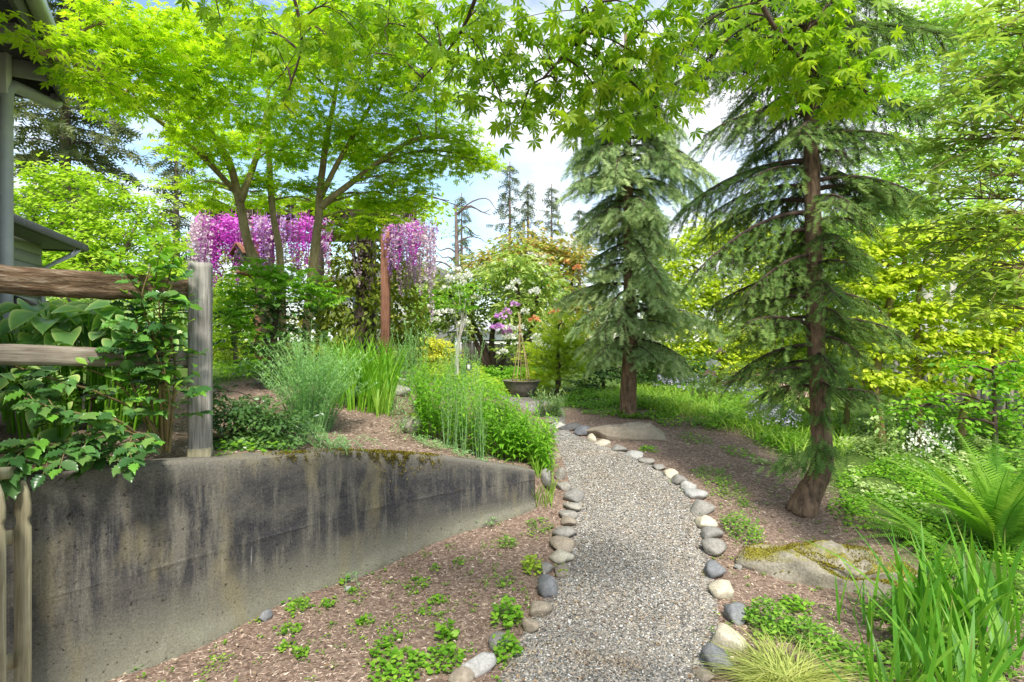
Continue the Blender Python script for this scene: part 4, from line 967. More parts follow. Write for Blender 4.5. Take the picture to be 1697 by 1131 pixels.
def wisteria():
    base = G(598, 10.4); t = thing('wisteria_vine', 'wisteria hung with long magenta and lilac flower chains over the pergola', 'wisteria', tuple(base)); o = np.array(base)
    sm = MB()
    for k in range(4):
        p = spline([base - o, base - o + (U(-.1, .1), U(-.1, .1), 0.9), base - o + (U(-.15, .15), U(-.15, .15), 1.8), (U(-.3, .3), U(-.3, .3), 2.75), (U(-2.2, .8), U(-.8, .8), 2.95)], 26)
        sm.add(*tube(p, np.linspace(0.05, 0.02, 26), 7, False, 0.1))
    for k in range(12):
        a = np.array([U(-2.4, 1.0), U(-1.1, 1.6), 2.9]); sm.add(*tube(spline([a, a + (U(-.5, .5), U(-.4, .4), .1), a + (U(-1, 1), U(-.5, .5), U(-.1, .1))], 8), np.linspace(.018, .008, 8), 5, False))
    sm.obj('stems', 'bark_twig', t, True)
    meshes = {}
    for nm, mt, L, n in (('a', 'magenta', 0.95, 190), ('b', 'lilac', 1.0, 200), ('c', 'violet', 0.8, 160), ('d', 'magenta', 0.75, 150), ('e', 'lilac', 1.25, 220)):
        m = MB(); u = np.sort(U(0, 1, n)); r = 0.115 * (1 - u ** 1.1) * (0.5 + 0.5 * np.minimum(1, u * 8)) + 0.006; a_ = U(0, 6.28, n)
        wv = 0.02 * np.sin(u * 7)
        pos = np.column_stack([np.cos(a_) * r * U(.5, 1, n) + wv, np.sin(a_) * r * U(.5, 1, n), -u * L])
        m.scatter(T_PETAL, pos, np.column_stack([np.cos(a_), np.sin(a_), U(-.8, .1, n)]), rand_dirs(n), U(0.04, 0.068, n) * (1 - 0.5 * u), np.clip(0.75 - 0.5 * u + rng.normal(0, .2, n), 0, 1))
        m.add(*tube([(0, 0, 0.1), (0, 0, -L)], 0.004, 3)); meshes[nm] = m.mesh('raceme', mt)
    spots = []
    for i in range(26): spots.append((U(334, 400), U(350, 372), U(9.1, 9.9), random.choice('aabdab')))
    for i in range(22): spots.append((U(415, 450), U(350, 368), U(9.1, 10.2), random.choice('aadcb')))
    for i in range(30): spots.append((U(458, 545), U(348, 366), U(9.1, 10.6), random.choice('aadcaeb')))
    for i in range(12): spots.append((U(320, 350), U(352, 380), U(9.1, 9.8), random.choice('be')))
    for i in range(20): spots.append((U(645, 690), U(352, 372), U(9.1, 9.9), random.choice('ccdbe')))
    for i in range(14): spots.append((U(676, 718), U(362, 392), U(9.2, 10.4), random.choice('ebbc')))
    for i in range(2): spots.append((U(590, 625), U(380, 400), U(9.6, 10.4), random.choice('eb')))
    for px, py, Y, k in spots:
        q = link('raceme', meshes[k], t); q.location = P(px, py, Y) - o; s_ = U(0.6, 1.1); q.scale = (U(.65, 1.05), U(.65, 1.05), s_); q.rotation_euler = (U(-.05, .05), U(-.05, .05), U(0, 6.28))
    m = MB()
    for px in range(330, 721, 13):
        pad(m, T_LEAF, P(px, 348, 9.9) - o, (0.24, 0.75, 0.2), 0.085, 1.5, 8)
    m.obj('leaves', 'lime', t)
wisteria()

def vine_column():
    base = G(602, 10.2); t = thing('vine_column', 'dark trunk draped in drooping golden green foliage under the pergola', 'shrub', tuple(base)); o = np.array(base)
    tm = MB()
    for k in range(6):
        a = U(0, 6.28); p = spline([(math.cos(a) * .14, math.sin(a) * .1, -.1), (math.cos(a + .6) * .12, math.sin(a + .6) * .1, .8), (math.cos(a + 1.3) * .13, math.sin(a + 1.3) * .12, 1.7), (math.cos(a + 2) * .2, math.sin(a + 2) * .2, 2.6)], 20)
        tm.add(*tube(p, np.linspace(.075, .04, 20), 8, True, .12))
    tm.obj('trunk', 'dark_wood', t, True)
    for nm, mt, lst in (('foliage', 'vine_dark', [(575, 450, 10.1, 35, 40), (630, 430, 10.3, 40, 35), (560, 500, 10.2, 40, 45), (650, 490, 10.3, 40, 45), (575, 550, 10.2, 45, 50), (655, 560, 10.4, 38, 50), (600, 400, 10.4, 45, 25), (610, 500, 9.9, 22, 90)]),
                        ('golden_tips', 'yew_gold', [(548, 470, 10.4, 30, 60), (668, 450, 10.5, 32, 50), (545, 550, 10.4, 36, 50), (678, 540, 10.6, 34, 70), (560, 590, 10.2, 40, 30), (690, 590, 10.7, 30, 40)])):
        m = MB()
        for px, py, Y, rx, ry in lst:
            pad(m, T_LEAF, P(px, py, Y) - o, (rx / F * Y, rx / F * Y * .8, ry / F * Y), 0.10, 3.2, 10, pitch=-.9, flat=.6)
        m.obj(nm, mt, t)
vine_column()

def birdhouse():
    c = P(405, 425, 9.2); t = thing('birdhouse', 'small brown wooden birdhouse with gabled roof hanging under the wisteria', 'birdhouse', tuple(c))
    m = MB(); w_, d_, h_ = .2, .2, .22
    V = [(-w_/2, -d_/2, -h_/2), (w_/2, -d_/2, -h_/2), (w_/2, d_/2, -h_/2), (-w_/2, d_/2, -h_/2), (-w_/2, -d_/2, h_/4), (w_/2, -d_/2, h_/4), (w_/2, d_/2, h_/4), (-w_/2, d_/2, h_/4), (0, -d_/2, h_/2 + .06), (0, d_/2, h_/2 + .06)]
    m.add(V, [(0, 2, 1), (0, 3, 2), (0, 1, 5), (0, 5, 4), (4, 5, 8), (2, 3, 7), (2, 7, 6), (7, 9, 6), (1, 2, 6), (1, 6, 5), (3, 0, 4), (3, 4, 7)]); m.obj('body', 'fence_board', t)
    for s_ in (-1, 1): part_beam('roof_board', 'red_wood', t, (s_ * .16, 0, .02), (0, 0, .19), .3, .02)
    m = MB(); m.add(*tube([(0, -.105, .03), (0, -.1, .03)], .033, 14)); m.obj('entrance_hole', 'black_metal', t)
    m = MB(); m.add(*tube([(0, -.16, -.045), (0, -.09, -.045)], .008, 8)); m.obj('perch', 'dark_wood', t)
    m = MB(); m.add(*tube([(0, 0, .19), (0, 0, .62)], .005, 5)); m.obj('hanging_wire', 'black_metal', t)
    t.rotation_euler = (0, 0, -.5)
    # tray below
    c = P(412, 455, 9.2); t = thing('feeder_tray', 'small reddish wooden feeder tray on the pergola post below the birdhouse', 'feeder', tuple(c))
    part_box('tray', 'red_wood', t, (0, 0, 0), (.26, .22, .03)); part_box('rim', 'red_wood', t, (0, -.11, .03), (.26, .02, .05)); part_box('rim', 'red_wood', t, (-.13, 0, .03), (.02, .2, .05))
    part_beam('bracket', 'red_wood', t, (0, 0, -.02), (.18, .08, -.22), .03, .03)
birdhouse()

# ------------------------------------------------------------------ maples
def mid_maple():
    Yb = 7.0; b = G(455, Yb)
    bp = 565 + (H - b[2]) / Yb * F
    stems = [stem_px([(452, bp, 7.0, .07), (432, 470, 7.0, .062), (410, 400, 6.95, .054), (396, 330, 6.9, .046), (380, 270, 6.7, .04), (350, 220, 6.3, .028), (310, 175, 5.8, .018)]),
             stem_px([(398, 335, 6.9, .045), (425, 260, 6.9, .03), (440, 190, 6.8, .022), (450, 110, 6.6, .014)]),
             stem_px([(470, bp, 7.1, .048), (465, 440, 7.1, .042), (452, 350, 7.1, .037), (447, 280, 7.1, .035), (445, 200, 7.0, .022), (470, 120, 6.8, .014)]),
             stem_px([(500, bp, 7.0, .058), (520, 430, 7.0, .052), (528, 360, 6.9, .046), (530, 320, 6.9, .04), (540, 240, 6.8, .036), (555, 160, 6.6, .024), (565, 80, 6.4, .014)]),
             stem_px([(529, 345, 6.9, .045), (580, 305, 6.8, .034), (640, 260, 6.7, .026), (690, 230, 6.6, .018), (740, 230, 6.6, .01)]),
             stem_px([(530, 330, 6.9, .035), (560, 270, 6.8, .028), (600, 200, 6.6, .02), (640, 130, 6.4, .012)]),
             stem_px([(392, 320, 6.9, .035), (330, 255, 6.3, .025), (250, 190, 5.4, .018), (160, 120, 4.2, .012), (70, 90, 3.5, .006)])]
    pads = pads_px([(40, 68, 3.3, 34, 9), (125, 78, 3.5, 52, 22), (215, 110, 4.4, 100, 60), (160, 135, 4.0, 60, 22), (230, 170, 5, 90, 38), (330, 120, 5, 110, 65), (310, 215, 5.5, 60, 34), (250, 50, 4.2, 120, 42), (175, 35, 3.7, 55, 28), (400, 175, 6, 110, 50), (480, 110, 6, 110, 55),
                    (560, 60, 6, 110, 50), (620, 140, 6.2, 90, 45), (690, 205, 6.5, 90, 36), (560, 210, 6.5, 100, 40), (750, 262, 6.8, 70, 30), (775, 235, 6.6, 45, 30), (650, 270, 6.8, 80, 30), (470, 250, 6.8, 90, 34), (345, 255, 6.5, 70, 34),
                    (690, 335, 7, 45, 24), (620, 330, 7.1, 60, 22), (585, 378, 7.0, 50, 24), (640, 360, 6.9, 45, 22), (800, 270, 6.8, 36, 26), (660, 300, 6.8, 60, 24), (400, 55, 5, 140, 50), (700, 90, 6, 80, 48), (500, 310, 7, 60, 20), (420, 300, 7.1, 60, 22), (320, 310, 7, 55, 22), (350, 335, 7.6, 45, 14), (440, 338, 7.6, 50, 14), (530, 340, 7.6, 50, 16), (620, 342, 7.6, 50, 16), (720, 160, 6.3, 60, 34), (610, 245, 7.2, 70, 30), (600, 20, 6, 130, 30), (380, 225, 7.2, 70, 30)], 0.8)
    # thin flat tiers
    pads = [(c, (r[0], r[1], max(.12, r[2] * .8))) for c, r in pads]
    tree('multi_stem_maple', 'spreading multi stemmed maple with lime green layered leaves before the pergola', 'tree', stems, pads, T_MAPLE5, 'maple', 0.052, 3.4, 'bark_maple', k=11, limb_r=.014, spread=.27, flat=.3, pitch=-.22, fan=1.2)
mid_maple()

def overhead_maple():
    base = np.array([2.4, -1.6, g1(2.4, -1.6)])
    t = thing('overhanging_maple', 'large leaved maple boughs hanging from above over the path', 'tree', tuple(base)); o = base
    tm, bmm = MB(), MB()
    crotch = np.array([2.3, -1.5, 2.2])
    tm.add(*tube(spline([base - o, (base + crotch) / 2 - o + (.05, 0, 0), crotch - o], 14), np.linspace(.16, .12, 14), 12, True, .06))
    # limbs arch forward above the frame: anchors where the hanging boughs start
    zones = [ # px, py, Y, rx, ry, n
        (360, 10, 2.6, 55, 40, 26), (425, 60, 2.5, 60, 45, 34), (470, 120, 2.5, 40, 38, 20), (470, 170, 2.45, 26, 20, 9), (540, 60, 2.4, 60, 50, 40), (560, 20, 2.3, 70, 40, 38), (640, 40, 2.3, 60, 45, 38), (620, 90, 2.5, 50, 30, 16),
        (700, 130, 2.7, 45, 40, 26), (720, 40, 2.4, 60, 50, 46), (760, 100, 2.3, 50, 50, 36), (810, 40, 2.2, 70, 55, 60), (815, 130, 2.3, 55, 50, 42), (860, 190, 2.4, 50, 32, 26), (890, 80, 2.2, 65, 60, 66), (930, 160, 2.3, 65, 45, 50), (960, 30, 2.1, 70, 45, 56),
        (1000, 110, 2.2, 65, 60, 70), (1010, 190, 2.3, 60, 30, 34), (1070, 40, 2.1, 65, 50, 56), (1090, 130, 2.2, 60, 50, 50), (1090, 185, 2.3, 45, 22, 16), (1140, 70, 2.3, 50, 60, 32), (1150, 130, 2.4, 40, 25, 12), (1120, 0, 2.2, 50, 25, 18),
        (1240, 20, 2.4, 40, 30, 16), (1200, 55, 2.5, 30, 45, 12), (1290, 60, 2.2, 60, 50, 46), (1270, 120, 2.3, 60, 36, 36), (1350, 40, 2.2, 60, 45, 42), (1350, 120, 2.2, 70, 45, 58), (1400, 100, 2.25, 55, 45, 40), (1400, 155, 2.3, 55, 28, 34), (1440, 160, 2.35, 36, 24, 16), (1320, 165, 2.3, 45, 22, 20), (1230, 95, 2.4, 36, 30, 14), (1380, 5, 2.2, 60, 25, 20)]
    anchors = [P(430, -260, 2.0), P(640, -300, 1.8), P(860, -300, 1.7), P(1060, -300, 1.7), P(1220, -260, 1.8)]
    AP = []
    for i, a in enumerate(anchors):
        mid = crotch * .45 + a * .55; mid[2] = max(a[2], crotch[2]) + .25
        p = spline([crotch - o, mid - o, a - o], 16); bmm.add(*tube(p, np.linspace(.06, .018, 16), 8, False)); AP.append(a)
    # one drooping bough seen on the right
    r_b = spline([P(1180, -200, 1.9), P(1250, -20, 2.1), P(1290, 55, 2.15), P(1340, 110, 2.2), P(1385, 150, 2.25)], 14); bmm.add(*tube(r_b - o, np.linspace(.012, .004, 14), 6, False))
    m_b = spline([P(1060, -250, 1.7), P(1010, -40, 2.0), P(960, 60, 2.15), P(900, 130, 2.2)], 12); bmm.add(*tube(m_b - o, np.linspace(.012, .004, 12), 6, False))
    l_b = spline([P(430, -200, 2.1), P(480, -30, 2.3), P(500, 70, 2.4), P(475, 160, 2.45)], 12); bmm.add(*tube(l_b - o, np.linspace(.010, .003, 12), 6, False))
    k_b = spline([P(860, -250, 1.7), P(800, -40, 2.0), P(760, 60, 2.25), P(700, 130, 2.6)], 12); bmm.add(*tube(k_b - o, np.linspace(.010, .003, 12), 6, False))
    BP = np.vstack([r_b, m_b, l_b, k_b])
    pos, d, z, s_, show = [], [], [], [], []
    for (px, py, Y, rx, ry, n) in zones:
        c = P(px, py, Y); rad = np.array([rx, rx * 1.0, ry]) / F * Y; n = int(n * 1.35)
        q = c + rng.normal(0, .62, (n, 3)) * rad
        # a twig from the nearest bough, leaf stalks hang from it
        near = BP[np.argsort(np.linalg.norm(BP - c, axis=1))[0]]
        st = near if np.linalg.norm(near - c) < .5 else c + (U(-.1, .1), U(-.3, -.05), .55)
        tw = spline([st - o, (st + c) / 2 - o + (0, 0, .04), c - o, c - o + (U(-.1, .1), U(-.05, .05), -rad[2])], 9); bmm.add(*tube(tw, np.linspace(.005, .0015, 9), 4, False))
        for kk in range(5):
            e = q[kk % n] - o; bmm.add(*tube(spline([tw[int(U(2, 6))], (tw[5] + e) / 2 + (0, 0, .02), e], 5), np.linspace(.002, .0008, 5), 3, False))
        out_ = q - c; out_[:, 2] = 0
        dd = nrm(out_ + rng.normal(0, .06, (n, 3))) * .8 + rng.normal(0, .35, (n, 3)); dd[:, 2] = U(-1.1, -.1, n)
        zz = np.column_stack([rng.normal(0, .5, n), rng.normal(-.1, .5, n), np.ones(n)])
        pos.append(q); d.append(dd); z.append(zz); s_.append(U(.036, .06, n)); show += [(-ss) for ss in (1 / q[:, 1])]
    pos = np.vstack(pos); d = np.vstack(d); z = np.vstack(z); s_ = np.concatenate(s_)
    sx = (pos[:, 0] / pos[:, 1]) * F + CX; sy = CY - (pos[:, 2] - H) / pos[:, 1] * F
    vis = (sx > 0) & (sx < 1697) & (sy > 10)
    order = np.argsort(np.where(vis, pos[:, 1], 99)); ind = order[:290]; rest = order[290:]
    m = MB(); tv, tf = T_MAPLE7; meshes = []
    for kk in range(3):
        mm = MB(); v = tv.copy(); v[:, 2] *= (0.5, 1.2, 1.9)[kk]; mm.add(v, tf); meshes.append(mm.mesh('leaf', 'maple_near'))
    from mathutils import Matrix
    for i in ind:
        Yv = nrm(d[i]); X = nrm(np.cross(Yv, z[i])); Z = np.cross(X, Yv); mt = Matrix(((X[0], Yv[0], Z[0]), (X[1], Yv[1], Z[1]), (X[2], Yv[2], Z[2])))
        q = link('leaf', meshes[i % 3], t); q.location = pos[i] - o; q.rotation_euler = mt.to_euler(); q.scale = (s_[i],) * 3
    m.scatter(T_MAPLE7, pos[rest] - o, d[rest], z[rest], s_[rest], zs=U(.4, 2, len(rest)))
    # leafy boughs continue above and behind the camera
    pc = []
    for k in range(10):
        a = anchors[k % 5]; c = a * U(.1, .95) + crotch * U(.05, .3) + (U(-.6, .6), U(-.6, .4), U(.5, 1.4)); n = 34
        q = c + rng.normal(0, .28, (n, 3)); pc.append(q)
    q = np.vstack(pc); q = q[(q[:, 2] - H) > 0.63 * np.maximum(q[:, 1], 0.3)]; n = len(q)
    m.scatter(T_MAPLE7, q - o, np.column_stack([rng.normal(0, 1, (n, 2)), U(-.8, 0, n)]), (0, 0, 1), U(.05, .07, n))
    tm.obj('trunk', 'bark_maple', t, True); bmm.obj('branches', 'bark_twig', t, True)
    cr = m.obj('crown', 'maple_near_a', t); cr['kind'] = 'stuff'
overhead_maple()

# ------------------------------------------------------------------ conifers
def prof(base, p=1.0, k=0.75): return lambda t, az: base * (1 - k * t ** p)
def right_hemlock():
    b = GP(1332, 846)
    st = stem_px([(1326, 854, b[1], .14), (1342, 815, b[1], .105), (1362, 770, b[1], .088), (1360, 690, b[1], .08), (1352, 560, b[1], .075), (1348, 400, b[1], .07), (1345, 230, b[1], .062), (1342, 60, b[1], .058), (1338, -150, b[1], .045), (1335, -420, b[1], .03), (1334, -760, b[1], .008)])
    def lf(t, az):
        L = np.interp(t, [0, .08, .3, .5, .62, .8, 1], [.48, .68, .92, 1.05, 1.12, .95, .25])
        return L * (1.12 if math.cos(az) < 0 else .98) * (.55 if math.sin(az) < -.5 else 1)
    conifer('dark_hemlock', 'dark green hemlock with bare red brown trunk standing in the right hand mulch', st, (1.05, 6.6), 118, lf, 'needle_dark', 'bark_fir', fsz=.085, rise=.16, droop0=.4, seed=5, sec_n=46, sec_len=.42, hang=.5, step=.034)
    # low skirt of shoots on the trunk
    t = [o for o in bpy.data.objects if o.name.startswith('dark_hemlock')][0]; m = MB(); o = np.array(t.location)
    for (px, py, r, n) in ((1360, 745, .2, 90), (1335, 762, .2, 80), (1300, 772, .12, 40), (1375, 690, .12, 40)):
        q = P(px, py, b[1] - .12) - o + rng.normal(0, 1, (n, 3)) * (r * .5, r * .4, r * .3); dd = q - (P(1358, py - 40, b[1]) - o); dd[:, 2] -= .15
        m.scatter(T_FROND, q, dd + rng.normal(0, .08, (n, 3)), rand_dirs(n) * .5 + (0, 0, 1), U(.08, .12, n))
    m.obj('trunk_shoots', 'needle_dark', t)
right_hemlock()
def mid_spruce():
    b = GP(1040, 690); Y = b[1]
    st = stem_px([(1040, 694, Y, .135), (1042, 640, Y, .115), (1044, 560, Y, .105), (1043, 400, Y, .085), (1040, 250, Y, .06), (1038, 120, Y, .035), (1036, 20, Y, .01)])
    def lf(t, az):
        return np.interp(t, [0, .15, .3, .45, .6, .72, .85, 1], [.85, 1.0, .72, .72, .9, 1.08, .9, .2]) * (.95 + .2 * math.sin(az * 2 + t * 11))
    conifer('blue_green_spruce', 'blue green spruce with drooping tiers at the bend of the path', st, (0.92, 5.5), 98, lf, 'needle_blue', 'bark_fir', fsz=.14, rise=.14, droop0=.46, seed=11, sec_n=38, sec_len=.40, hang=.55, step=.04)
mid_spruce()
def far_conifer(name, label, px, Y, top, base_py, wpx, n, matn, seed, droop=.3, group=None, fsz=.5, T=T_FROND_S, sec=9, z0=.08, p=.8, step=.3):
    b = np.array([(px - CX) / F * Y, Y, 0.8]); tp = P(px, top, Y); h = tp[2] - b[2]; r = wpx / F * Y
    st = [tuple(b + (0, 0, h * s_)) + (max(.03, .022 * h * (1 - s_)),) for s_ in (0, .3, .6, .85, 1)]
    return conifer(name, label, st, (h * z0, h * .99), n, lambda t, az: r * (1 - t) ** p + .05 * r, matn, 'bark_far', T=T, fsz=fsz, rise=.12, droop0=droop, seed=seed, sec_n=sec, sec_len=.16, group=group, hang=.35, step=step)
gsk = 'conifers on the skyline'
for i, (px, top, wd, lab) in enumerate(((845, 268, 46, 'tallest skyline conifer, left of the blue gap between clouds'), (875, 300, 26, 'slim skyline conifer between its two taller neighbours'), (914, 305, 42, 'skyline conifer nearest to the blue green spruce'), (765, 320, 34, 'thin skyline conifer seen just right of the spreading maple crown'), (960, 345, 26, 'short skyline conifer tucked behind the blue green spruce'))):
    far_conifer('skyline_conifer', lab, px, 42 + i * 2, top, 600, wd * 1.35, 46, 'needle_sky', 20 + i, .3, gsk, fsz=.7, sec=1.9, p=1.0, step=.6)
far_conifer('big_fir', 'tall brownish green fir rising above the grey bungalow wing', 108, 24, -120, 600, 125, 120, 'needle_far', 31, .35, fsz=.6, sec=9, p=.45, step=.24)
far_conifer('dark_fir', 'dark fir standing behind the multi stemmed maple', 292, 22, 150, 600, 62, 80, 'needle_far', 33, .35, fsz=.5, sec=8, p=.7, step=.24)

# ------------------------------------------------------------------ background trees and shrubs
def bgtree(name, label, cat, Y, stempx, padpx, T, mat, size, dens, bark, k=12, depth=.7, **kw):
    stems = []
    for s in stempx:
        first = s[0]; g = G(first[0], Y)
        bp = CY + (H - g[2]) / Y * F; pts = [(first[0], bp + 3, first[1])] + [(a, b_, r) for a, b_, r in s[1:]]
        stems.append([tuple(P(a, b_, Y)) + (r,) for a, b_, r in pts])
    pads = pads_px([(a, b_, Y + (dy[0] if dy else 0), rx, ry) for a, b_, rx, ry, *dy in padpx], depth)
    return tree(name, label, cat, stems, pads, T, mat, size, dens * 2.6, bark, k=k, **kw)

bgtree('lime_maple', 'pale lime maple beside the grey bungalow wing', 'tree', 14.5, [[(150, .12), (155, 480, .1), (140, 400, .06), (120, 320, .03)], [(170, .1), (180, 470, .08), (215, 400, .05), (235, 350, .02)]],
       [(110, 300, 40, 30), (70, 340, 45, 35), (140, 350, 60, 40), (190, 320, 40, 30), (60, 390, 45, 30), (120, 400, 70, 35), (200, 390, 60, 40), (245, 350, 35, 35), (270, 410, 40, 35), (170, 440, 90, 30), (90, 440, 60, 25), (250, 450, 50, 25), (60, 290, 30, 25), (30, 330, 30, 30)],
       T_DIAM, 'lime', .12, 2.6, 'bark_far', k=10)
bgtree('cream_shrub', 'cream flowered pale shrub at the left end of the wisteria', 'shrub', 12.5, [[(345, .05), (345, 520, .03), (340, 420, .01)]], [(340, 390, 25, 40), (335, 470, 35, 40), (380, 500, 40, 40), (400, 560, 40, 40), (350, 560, 40, 40)], T_DIAM, 'lime', .09, 2.0, 'bark_far')
bgtree('light_hedge', 'light green garden hedge behind the hostas', 'hedge', 13.0, [[(150, .05), (150, 560, .02)]], [(30 + 45 * i, 515 + 6 * math.sin(i * 2), 45, 45) for i in range(8)], T_DIAM, 'birch', .10, 2.2, 'bark_far')
bgtree('bright_back_shrub', 'bright green shrub showing between the fence post and climbing shrub', 'shrub', 11.0, [[(390, .05), (390, 560, .02)]], [(370, 520, 35, 50), (400, 480, 40, 40), (365, 580, 35, 35)], T_DIAM, 'lime', .07, 2.4, 'bark_far')

bgtree('pergola_hedge', 'mixed green hedge behind the pergola and vine column', 'hedge', 16.0, [[(420, .06), (420, 560, .04), (420, 480, .02)], [(600, .06), (600, 560, .04), (600, 480, .02)]],
       [(340 + 40 * i, 470 + 12 * math.sin(i * 1.9), 38, 34) for i in range(10)] + [(340 + 40 * i, 530 + 8 * math.sin(i * 2.3), 38, 36) for i in range(10)] + [(340 + 40 * i, 590, 38, 30) for i in range(10)] + [(380 + 60 * i, 425, 40, 22) for i in range(4)], T_DIAM, 'yew_gold', .10, 1.3, 'bark_far', k=10)
# rhododendrons in the far middle
def rhodo(name, label, Y, stems, pads, mat, trs, **kw):
    t = bgtree(name, label, 'shrub', Y, stems, pads, T_RHODO, mat, .16 * Y / 15, 4.4, 'bark_twig', k=8, flat=.5, **kw); o = np.array(t.location)
    for (px, py, nm, s_) in trs: truss(t, 'flower_truss', P(px, py, Y - .9 + U(-.2, .2)) - o, s_ * .8 * Y / 15, nm)
    return t
wt = [(U(705, 800), U(445, 545), 'white_petal', .26) for _ in range(20)]
rhodo('white_rhododendron', 'dark stemmed rhododendron with white flower trusses before the back fence', 15.5, [[(815, .09), (800, 570, .07), (775, 520, .04), (740, 480, .02)], [(820, .09), (815, 560, .07), (830, 510, .04), (850, 450, .02)], [(824, .08), (845, 560, .05), (860, 500, .02)], [(812, .07), (785, 560, .05), (770, 530, .02)]],
      [(740, 480, 45, 28), (800, 465, 50, 30), (730, 520, 42, 28), (790, 510, 45, 28), (850, 490, 40, 30), (770, 545, 35, 18), (850, 535, 30, 20), (710, 490, 25, 30)], 'rhodo_mid', wt)
wt2 = [(U(830, 900), U(470, 590), 'white_petal', .28) for _ in range(13)] + [(U(822, 845), U(520, 555), 'orchid_petal', .3) for _ in range(7)] + [(853, 508, 'orchid_petal', .26), (886, 533, 'orange_petal', .32), (921, 520, 'orange_petal', .3)]
rhodo('tall_flowering_rhododendron', 'tall rhododendron with white and orchid pink trusses above the bowl planter', 14.5, [[(868, .09), (866, 560, .07), (860, 500, .05), (850, 430, .02)], [(874, .08), (880, 540, .06), (900, 460, .03)]],
      [(860, 440, 40, 40), (900, 470, 40, 40), (850, 510, 30, 40), (890, 530, 38, 40), (870, 575, 30, 22), (830, 460, 28, 25)], 'rhodo', wt2)
wt3 = [(U(840, 960), U(405, 480), 'white_petal', .24) for _ in range(11)] + [(U(900, 960), U(430, 490), 'orange_petal', .2) for _ in range(5)]
rhodo('russet_rhododendron', 'large russet and yellow leaved shrub behind the white trusses', 17.5, [[(920, .1), (920, 540, .08), (900, 460, .04)], [(930, .1), (940, 520, .06), (950, 450, .03)]],
      [(830, 425, 40, 22), (870, 410, 45, 28), (915, 415, 45, 28), (955, 430, 40, 35), (900, 450, 50, 30), (950, 480, 40, 40), (840, 450, 40, 22), (920, 520, 45, 45), (970, 530, 40, 45), (795, 440, 30, 18)], 'russet', wt3)
bgtree('yellow_shrub', 'round bright yellow shrub on the far lawn', 'shrub', 14.0, [[(722, .04), (722, 595, .02)]], [(722, 582, 32, 22), (705, 590, 22, 16), (740, 588, 22, 18), (722, 570, 18, 12)], T_DIAM, 'yellow', .06, 3, 'bark_twig', k=9)
bgtree('round_bush', 'small dark round bush in front of the yellow shrub', 'shrub', 12.6, [[(725, .03), (725, 612, .02)]], [(725, 610, 17, 18), (715, 615, 10, 12), (735, 604, 10, 10)], T_DIAM, 'mid_leaf', .06, 3.2, 'bark_twig', k=9)
bgtree('pale_shrub', 'loose pale green shrub right of the vine column', 'shrub', 14.8, [[(700, .04), (700, 560, .02)]], [(700, 540, 28, 40), (690, 500, 22, 30), (710, 600, 25, 25), (675, 590, 22, 30)], T_DIAM, 'birch', .08, 2.2, 'bark_twig')
bgtree('golden_thuja', 'feathery golden green thuja right of the bowl planter', 'shrub', 11.5, [[(925, .06), (925, 580, .03), (925, 540, .01)]], [(925, 560, 26, 30), (905, 590, 28, 28), (940, 600, 32, 28), (900, 625, 28, 20), (935, 535, 16, 20), (955, 570, 22, 30)], T_FROND_S, 'thuja', .16, 6, 'bark_twig', k=9, pitch=.25, flat=.8)
bgtree('lime_mound', 'low lime green mound of leaves behind the bowl planter', 'plant', 13.2, [], [(855, 620, 36, 13), (830, 624, 26, 12), (882, 620, 24, 12), (815, 618, 18, 12)], T_DIAM, 'fresh', .06, 4, 'bark_twig', base=tuple(G(850, 13.2)), limbs=False, crown='leaves')
bgtree('yellow_back_tree', 'golden leaved tree filling the gap between the two conifers', 'tree', 13.5, [[(1190, .1), (1195, 560, .08), (1185, 470, .04)], [(1210, .09), (1230, 540, .05), (1260, 450, .02)]],
       [(1120, 430, 50, 40), (1180, 400, 60, 40), (1250, 400, 60, 40), (1140, 490, 55, 40), (1210, 480, 60, 45), (1280, 470, 60, 50), (1160, 550, 50, 40), (1230, 560, 60, 45), (1300, 550, 60, 50), (1330, 430, 60, 50), (1100, 540, 40, 40), (1390, 400, 60, 50), (1400, 480, 60, 60), (1080, 470, 40, 40), (1370, 560, 60, 50), (1120, 590, 45, 30), (1190, 600, 60, 25), (1270, 600, 60, 25)], T_DIAM, 'gold', .09, 4.0, 'bark_gold', k=10)
def laurel():
    t = bgtree('dark_laurel', 'dark leaved shrub at ground level behind the golden thuja', 'shrub', 12.0, [[(1000, .04), (1000, 590, .02)]], [(970, 640, 30, 25), (1000, 600, 35, 30), (1080, 600, 40, 30), (1110, 620, 30, 24), (1150, 610, 30, 22), (1040, 620, 40, 20)], T_DIAM, 'dark_leaf', .08, 2.6, 'bark_twig')
laurel()
bgtree('back_thicket', 'green thicket of shrubs closing the view behind the side fence', 'hedge', 13.5, [[(1500, .08), (1500, 560, .06), (1500, 450, .03)], [(1650, .08), (1650, 560, .06), (1650, 430, .03)]],
       [(1380 + 62 * i, 400 + 22 * math.sin(i * 2.1), 60, 50) for i in range(7)] + [(1360 + 62 * i, 480 + 16 * math.sin(i * 1.7), 60, 50) for i in range(7)] + [(1360 + 62 * i, 560, 60, 50) for i in range(7)], T_DIAM, 'lime', .11, 2.6, 'bark_far', k=10)
